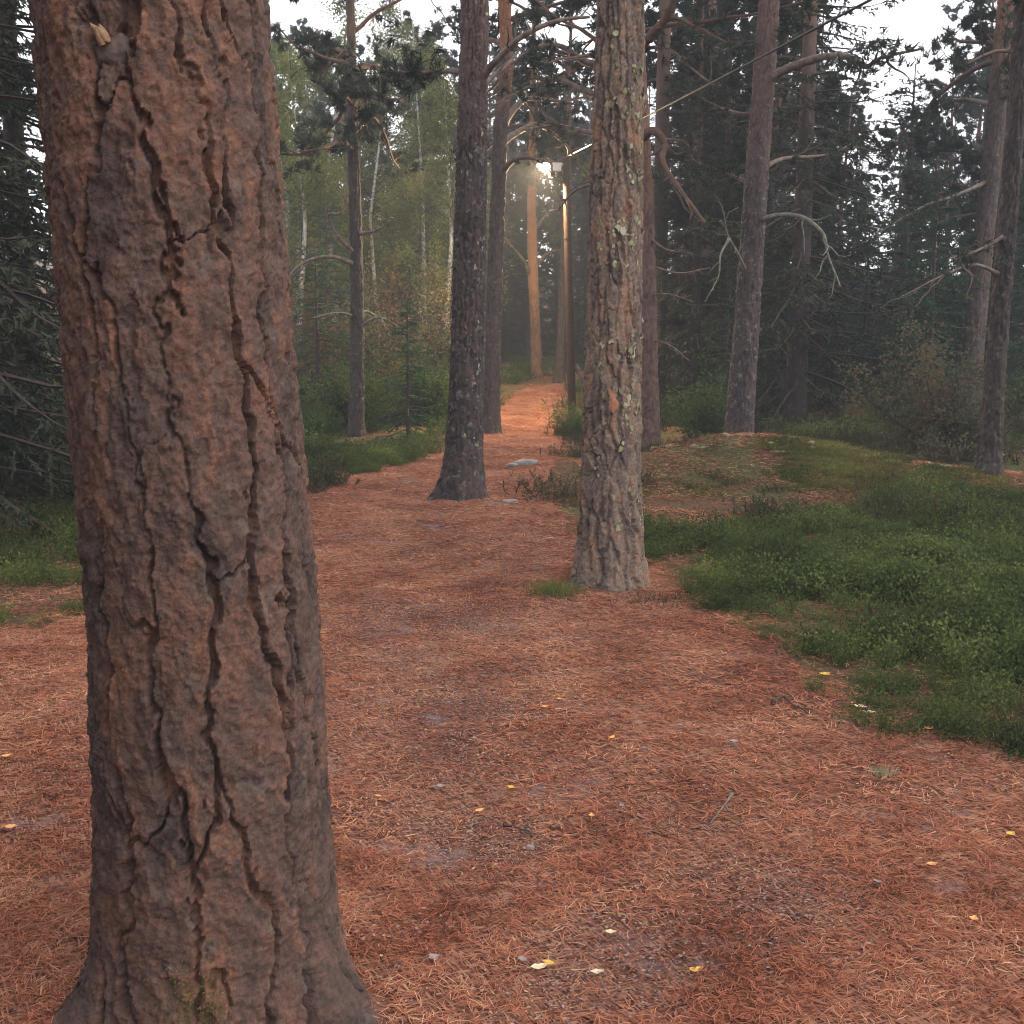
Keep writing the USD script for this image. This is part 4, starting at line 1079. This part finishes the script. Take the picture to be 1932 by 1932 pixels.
def cushion(seed):
    s = trimesh.creation.icosphere(3, 1.0); v = s.vertices * [1, 1, .55]
    v = v * (1 + .5 * (fbm(s.vertices * 3.2 + seed, 4, seed)[:, None] - .5))
    return v * .07, s.faces


mound = lambda x, y: np.exp(-(((x - 2.5) / 1.55) ** 2 + ((y - 12.0) / 1.25) ** 2)) + np.exp(-(((x - 4.6) / 1.2) ** 2 + ((y - 11.0) / .9) ** 2))
bb = lambda x, y: smooth(0.14, -0.06, edge_dist(x, y)) * smooth(0.50, 0.25, mound(x, y))
kr = lambda x, y: (rng.random(len(x)) < bb(x, y)) & ((x < 0) | (y < 8.6 + (x - 0.98) * 0.56 + 0.5 * (fbm(np.c_[x, y, 0 * x], 2, 72) - .5))) & (fbm(np.c_[x * .9, y * .9, 0 * x], 3, 71) > 0.12)
x, y = pts_where(1900, (0.4, 7.5), (3.2, 11.2), kr, rng)
xl, yl_ = pts_where(700, (-5.2, -0.8), (8.3, 14.0), lambda x, y: kr(x, y) & (fbm(np.c_[x * .8, y * .8, 0 * x], 3, 73) > 0.42), rng)
x3, y3 = pts_where(260, (-6.5, -2.4), (5.2, 9.5), kr, rng)
x, y = np.concatenate([x, xl, x3]), np.concatenate([y, yl_, y3])
hgt = (0.45 + 0.62 * smooth(.3, .7, fbm(np.c_[x * 2.2, y * 2.2, 0 * x], 2, 75))) * (0.55 + 0.45 * smooth(.02, -.5, edge_dist(x, y)))
scatter("bilberry_cover", [clump(lambda q: berry(q, .20, .2, 130), 8, .26, 460 + k) for k in range(5)], M_BERRY, np.c_[x, y, H(x, y) - .01], rng.uniform(0, 6.28, len(x)), hgt, rng, "dense green bilberry shrubs covering the ground beside the path", .07)
x, y = pts_where(9000, (-9, 12), (8, 34), lambda x, y: (edge_dist(x, y) < -.15) & (np.abs(x) < .5 * y + 1) & (mound(x, y) < .35) & (fbm(np.c_[x * .7, y * .7, 0 * x], 3, 81) > .45), rng)
x, y = x[:900], y[:900]
scatter("heather_cover", [clump(heath, 7, .3, 480 + k) for k in range(4)], M_HEATH, np.c_[x, y, H(x, y) - .01], rng.uniform(0, 6.28, len(x)), rng.uniform(.7, 1.4, len(x)), rng, "brown green heather and low sprigs on the forest floor", .06)
x, y = pts_where(90, (1.0, 4.6), (10.4, 12.8), lambda x, y: (edge_dist(x, y) < -.2) & (fbm(np.c_[x * 1.5, y * 1.5, 0 * x], 3, 87) > .5), rng)
scatter("heather_cover", [clump(heath, 5, .14, 490 + k, .35, .7) for k in range(3)], M_HEATH, np.c_[x, y, H(x, y) - .01], rng.uniform(0, 6.28, len(x)), rng.uniform(.7, 1.1, len(x)), rng, "short brown heather on the mossy mound", .06)
x, y = pts_where(9000, (-9, 12), (10, 32), lambda x, y: (edge_dist(x, y) < -.2) & (np.abs(x) < .5 * y + 1) & (mound(x, y) < .18) & ((y > 13.2) | (x < 0)) & (fbm(np.c_[x * .5, y * .5, 0 * x], 3, 83) > .47), rng)
x, y = x[:480], y[:480]
scatter("undergrowth", [clump(lambda q: berry(q, .26, .2, 100, .027), 7, .32, 500 + k) for k in range(4)], M_BERRY, np.c_[x, y, H(x, y) - .01], rng.uniform(0, 6.28, len(x)), rng.uniform(.7, 1.4, len(x)), rng, "low green shrubs in the undergrowth farther back", .08)
x, y = pts_where(1400, (0.9, 4.4), (11.0, 12.9), lambda x, y: (edge_dist(x, y) < -.2) & (rng.random(len(x)) < smooth(.45, .95, mound(x, y)) * smooth(11.3, 12.0, y) * smooth(.42, .6, fbm(np.c_[x * 1.6, y * 1.6, 0 * x], 2, 92))), rng)
xs_, ys_ = pts_where(5000, (3.5, 9), (13.5, 22), lambda x, y: rng.random(len(x)) < .5 * smooth(.5, .6, fbm(np.c_[x * .6, y * .6, 0 * x], 2, 91)), rng)
x, y = np.r_[x[:330], xs_[:300]], np.r_[y[:330], ys_[:300]]
scatter("reindeer_lichen", [cushion(k) for k in range(5)], M_RLICH, np.c_[x, y, H(x, y) - .004], rng.uniform(0, 6.28, len(x)), np.c_[rng.uniform(.35, 1.2, (len(x), 2)), rng.uniform(.3, .8, len(x))], rng, "pale cushions of reindeer lichen on the mound and slope", .1)
x, y = pts_where(1100, (.9, 4.6), (10.4, 12.6), lambda x, y: (edge_dist(x, y) < -.15) & (fbm(np.c_[x * 1.4, y * 1.4, 0 * x], 3, 95) > .47), rng)
scatter("moss_cover", [clump(lambda q: sprig(q, .03, 60, .03, .006, .05), 4, .09, 520 + k) for k in range(4)], M_MOSS, np.c_[x, y, H(x, y)], rng.uniform(0, 6.28, len(x)), rng.uniform(.7, 1.3, len(x)), rng, "yellow green moss on the mound", .1)

# grass at the foot of the lichened pine, and two moss tufts on the path
def tuft(u, v, n, h, spread, mat, name, label, cat):
    p = ground_hit(u, v); r = np.random.default_rng(int(u * 7 + v)); z = float(hp(np.array(p[0]), np.array(p[1])))
    P = np.c_[r.normal(0, spread, (n, 2)), np.zeros(n)]; D = norm(np.c_[r.normal(0, .5, (n, 2)), np.ones(n)])
    part(name, tuple(local(blades(P, D, h * r.uniform(.5, 1.2, n), .004, r), -np.array([p[0], p[1], z]))), mat, None, label=label, cat=cat)


tuft(1052, 1128, 420, .10, .075, M_BERRY, "grass_tuft", "green grass tuft at the left foot of the lichened pine", "grass tuft")
tuft(1248, 1140, 260, .05, .10, M_HEATH, "grass_tuft", "dull brown green tuft at the right foot of the lichened pine", "grass tuft")
tuft(1662, 1472, 200, .025, .022, M_LICH, "moss_tuft", "pale green lichen tuft lying on the path at the right", "moss tuft")
tuft(45, 1647, 150, .02, .022, M_BERRY, "moss_tuft", "small green moss tuft on the needles left of the huge trunk", "moss tuft")


# ------------------------------------------------------------------ stones, leaves and twigs on the path
def stone(u, v, size, seed, label):
    p = ground_hit(u, v); s = trimesh.creation.icosphere(3, 1.0)
    vv = s.vertices * (1 + .55 * (fbm(s.vertices * 1.6 + seed, 3, seed)[:, None] - .5)); vv = np.sign(vv) * np.abs(vv) ** .85
    vv = vv * np.array(size) / 2
    z = float(hp(np.array(p[0]), np.array(p[1])))
    part("stone", (vv + [p[0], p[1], z], s.faces), M_STONE, None, 35, label=label, cat="stone")


stone(993, 879, (0.30, 0.22, 0.11), 3, "long grey stone sticking out of the path behind the grey pine")
stone(966, 883, (0.14, 0.12, 0.09), 5, "smaller grey stone touching the left end of the long path stone")
stone(962, 949, (0.16, 0.13, 0.05), 8, "flat grey stone low in the path beside the foot of the grey pine")
stone(1215, 1418, (0.022, 0.02, 0.02), 11, "tiny dark pebble in the middle of the near path")
stone(1000, 1600, (0.03, 0.026, 0.018), 12, "small grey pebble beside the fallen twig")


def fallen_leaf(u, v, L, Wd, rz, mat, label, group=None, curl=.35):
    p = ground_hit(u, v); n = 7; r = np.random.default_rng(int(u + v * 3))
    t = np.linspace(0, 1, n); wd = Wd / 2 * np.sin(np.pi * t ** .8) * (1 + .2 * r.normal(size=n)); wd[[0, -1]] = .0006
    rows = [np.c_[(t - .5) * L, s * wd, .006 + curl * L * ((t - .5) ** 2) + .12 * abs(s) * wd + (0.004 if s else 0)] for s in (-1, 0, 1)]
    v_ = np.array(rows).reshape(-1, 3); c, s_ = math.cos(rz), math.sin(rz)
    v_[:, :2] = v_[:, :2] @ np.array([[c, s_], [-s_, c]])
    f = grid_faces(3, n)
    st = tube(np.array([[-.5 * L, 0, .006 + curl * L * .25], [-.68 * L, .02 * L, .012], [-.8 * L, .06 * L, .004]]), .0008, 4)
    st = (np.c_[st[0][:, :2] @ np.array([[c, s_], [-s_, c]]), st[0][:, 2]], st[1])
    t_ = thing("fallen_leaf", (p[0], p[1], float(hp(np.array(p[0]), np.array(p[1]))) + .008), label=label, cat="leaf", group=group)
    part("blade", (v_, f), mat, t_, True); part("stalk", st, mat, t_, True)


fallen_leaf(1018, 1849, .046, .024, .3, M_PLEAF, "ragged cream leaf low in the picture, left one of a touching pair")
fallen_leaf(1036, 1845, .034, .022, -.5, M_YLEAF, "pale yellow leaf touching the ragged cream leaf on its right")
fallen_leaf(1126, 1852, .034, .020, .1, M_PLEAF, "cream leaf lying alone between the touching pair and the bright yellow leaf")
fallen_leaf(1314, 1842, .038, .024, .4, M_YLEAF, "bright yellow leaf low on the near path, right of the cream leaf")
fallen_leaf(1906, 1591, .034, .026, .5, M_YLEAF, "orange yellow leaf near the right border of the path", None)
fallen_leaf(1757, 1651, .034, .020, .2, M_OLEAF, "small orange leaf on the path below the lichen tuft")
fallen_leaf(1836, 1755, .030, .020, .9, M_OLEAF, "small orange leaf right of and below the other orange one")
fallen_leaf(1622, 1346, .060, .032, -.6, M_PLEAF, "long cream leaf at the bilberry edge, upper left of a pair")
fallen_leaf(1640, 1357, .055, .030, -.35, M_PLEAF, "long cream leaf at the bilberry edge, lower right of a pair")
fallen_leaf(1556, 1284, .055, .045, .3, M_YLEAF, "round yellow leaf at the bilberry edge above the cream pair")
fallen_leaf(1752, 1390, .040, .030, .3, M_OLEAF, "pale orange leaf beside the bilberry edge, right of the cream pair")
fallen_leaf(966, 1498, .034, .018, -.4, M_YLEAF, "narrow yellow leaf in the middle of the path")
fallen_leaf(905, 1540, .034, .022, .7, M_OLEAF, "orange leaf left of and below the narrow yellow leaf")
fallen_leaf(832, 1496, .040, .022, .1, M_GLEAF, "greyish white leaf left of the narrow yellow leaf")
fallen_leaf(22, 1576, .040, .026, .2, M_OLEAF, "orange leaf at the left border, nearest to the moss tuft")
fallen_leaf(15, 1448, .040, .026, .6, M_OLEAF, "orange leaf high on the needles at the left border")
fallen_leaf(820, 1842, .032, .030, .5, M_GLEAF, "grey round leaf right beside the huge trunk's foot")
fallen_leaf(1152, 1774, .030, .018, .0, M_PLEAF, "tiny cream leaf above the grey patch of the near path")
fallen_leaf(1385, 1412, .040, .024, .4, M_GLEAF, "pale pinkish leaf on the path left of the lichen tuft")
fallen_leaf(1155, 1405, .038, .020, 1.0, M_OLEAF, "small tan leaf on the path left of the dark pebble")
x, y = [], []
rl = np.random.default_rng(8)
for _ in range(14):
    fallen_leaf(rl.uniform(640, 1700), rl.uniform(1050, 1700) if _ % 2 else rl.uniform(1250, 1850), rl.uniform(.022, .034), rl.uniform(.014, .02), rl.uniform(0, 6.28), [M_GLEAF, M_OLEAF, M_GLEAF][_ % 3], "little dry leaf scrap lying among the red needles", "dry leaf scraps on the path")


def twig(pts, r, label, mat=None):
    c = []
    for (u, v, h) in pts:
        p = ground_hit(u, v); c.append([p[0], p[1], float(hp(np.array(p[0]), np.array(p[1]))) + h])
    m, _ = crooked(c, r, r * .5, np.random.default_rng(int(pts[0][0])), twigs=3, sides=6)
    part("fallen_twig", m, mat or M_TWIG, None, True, label=label, cat="twig")


twig([(950, 1564, .012), (975, 1570, .015), (1000, 1578, .010)], .0045, "thin dark twig lying in the middle of the near path")
twig([(1380, 1508, .01), (1365, 1530, .012), (1340, 1560, .008)], .004, "pale short twig on the path right of the middle", M_PALE)
twig([(1458, 1338, .012), (1478, 1332, .02), (1500, 1345, .012), (1530, 1350, .01)], .007, "dark bit of bark and twig near the bilberry edge")

# ------------------------------------------------------------------ air
hb = trimesh.creation.box([330, 260, 30]); hb.apply_translation([0, 20, 12.5])
if HAZE:
    M_HAZE = usdkit.material(stage, LK + "haze", {"v": ("scatter_volume", {"color": (0.80, 0.85, 0.95), "density": HAZE, "anisotropy": 0.0})}, [], volume="v.volume")
    part("haze", hb, M_HAZE, None, label="thin evening haze in the wood", kind="stuff")
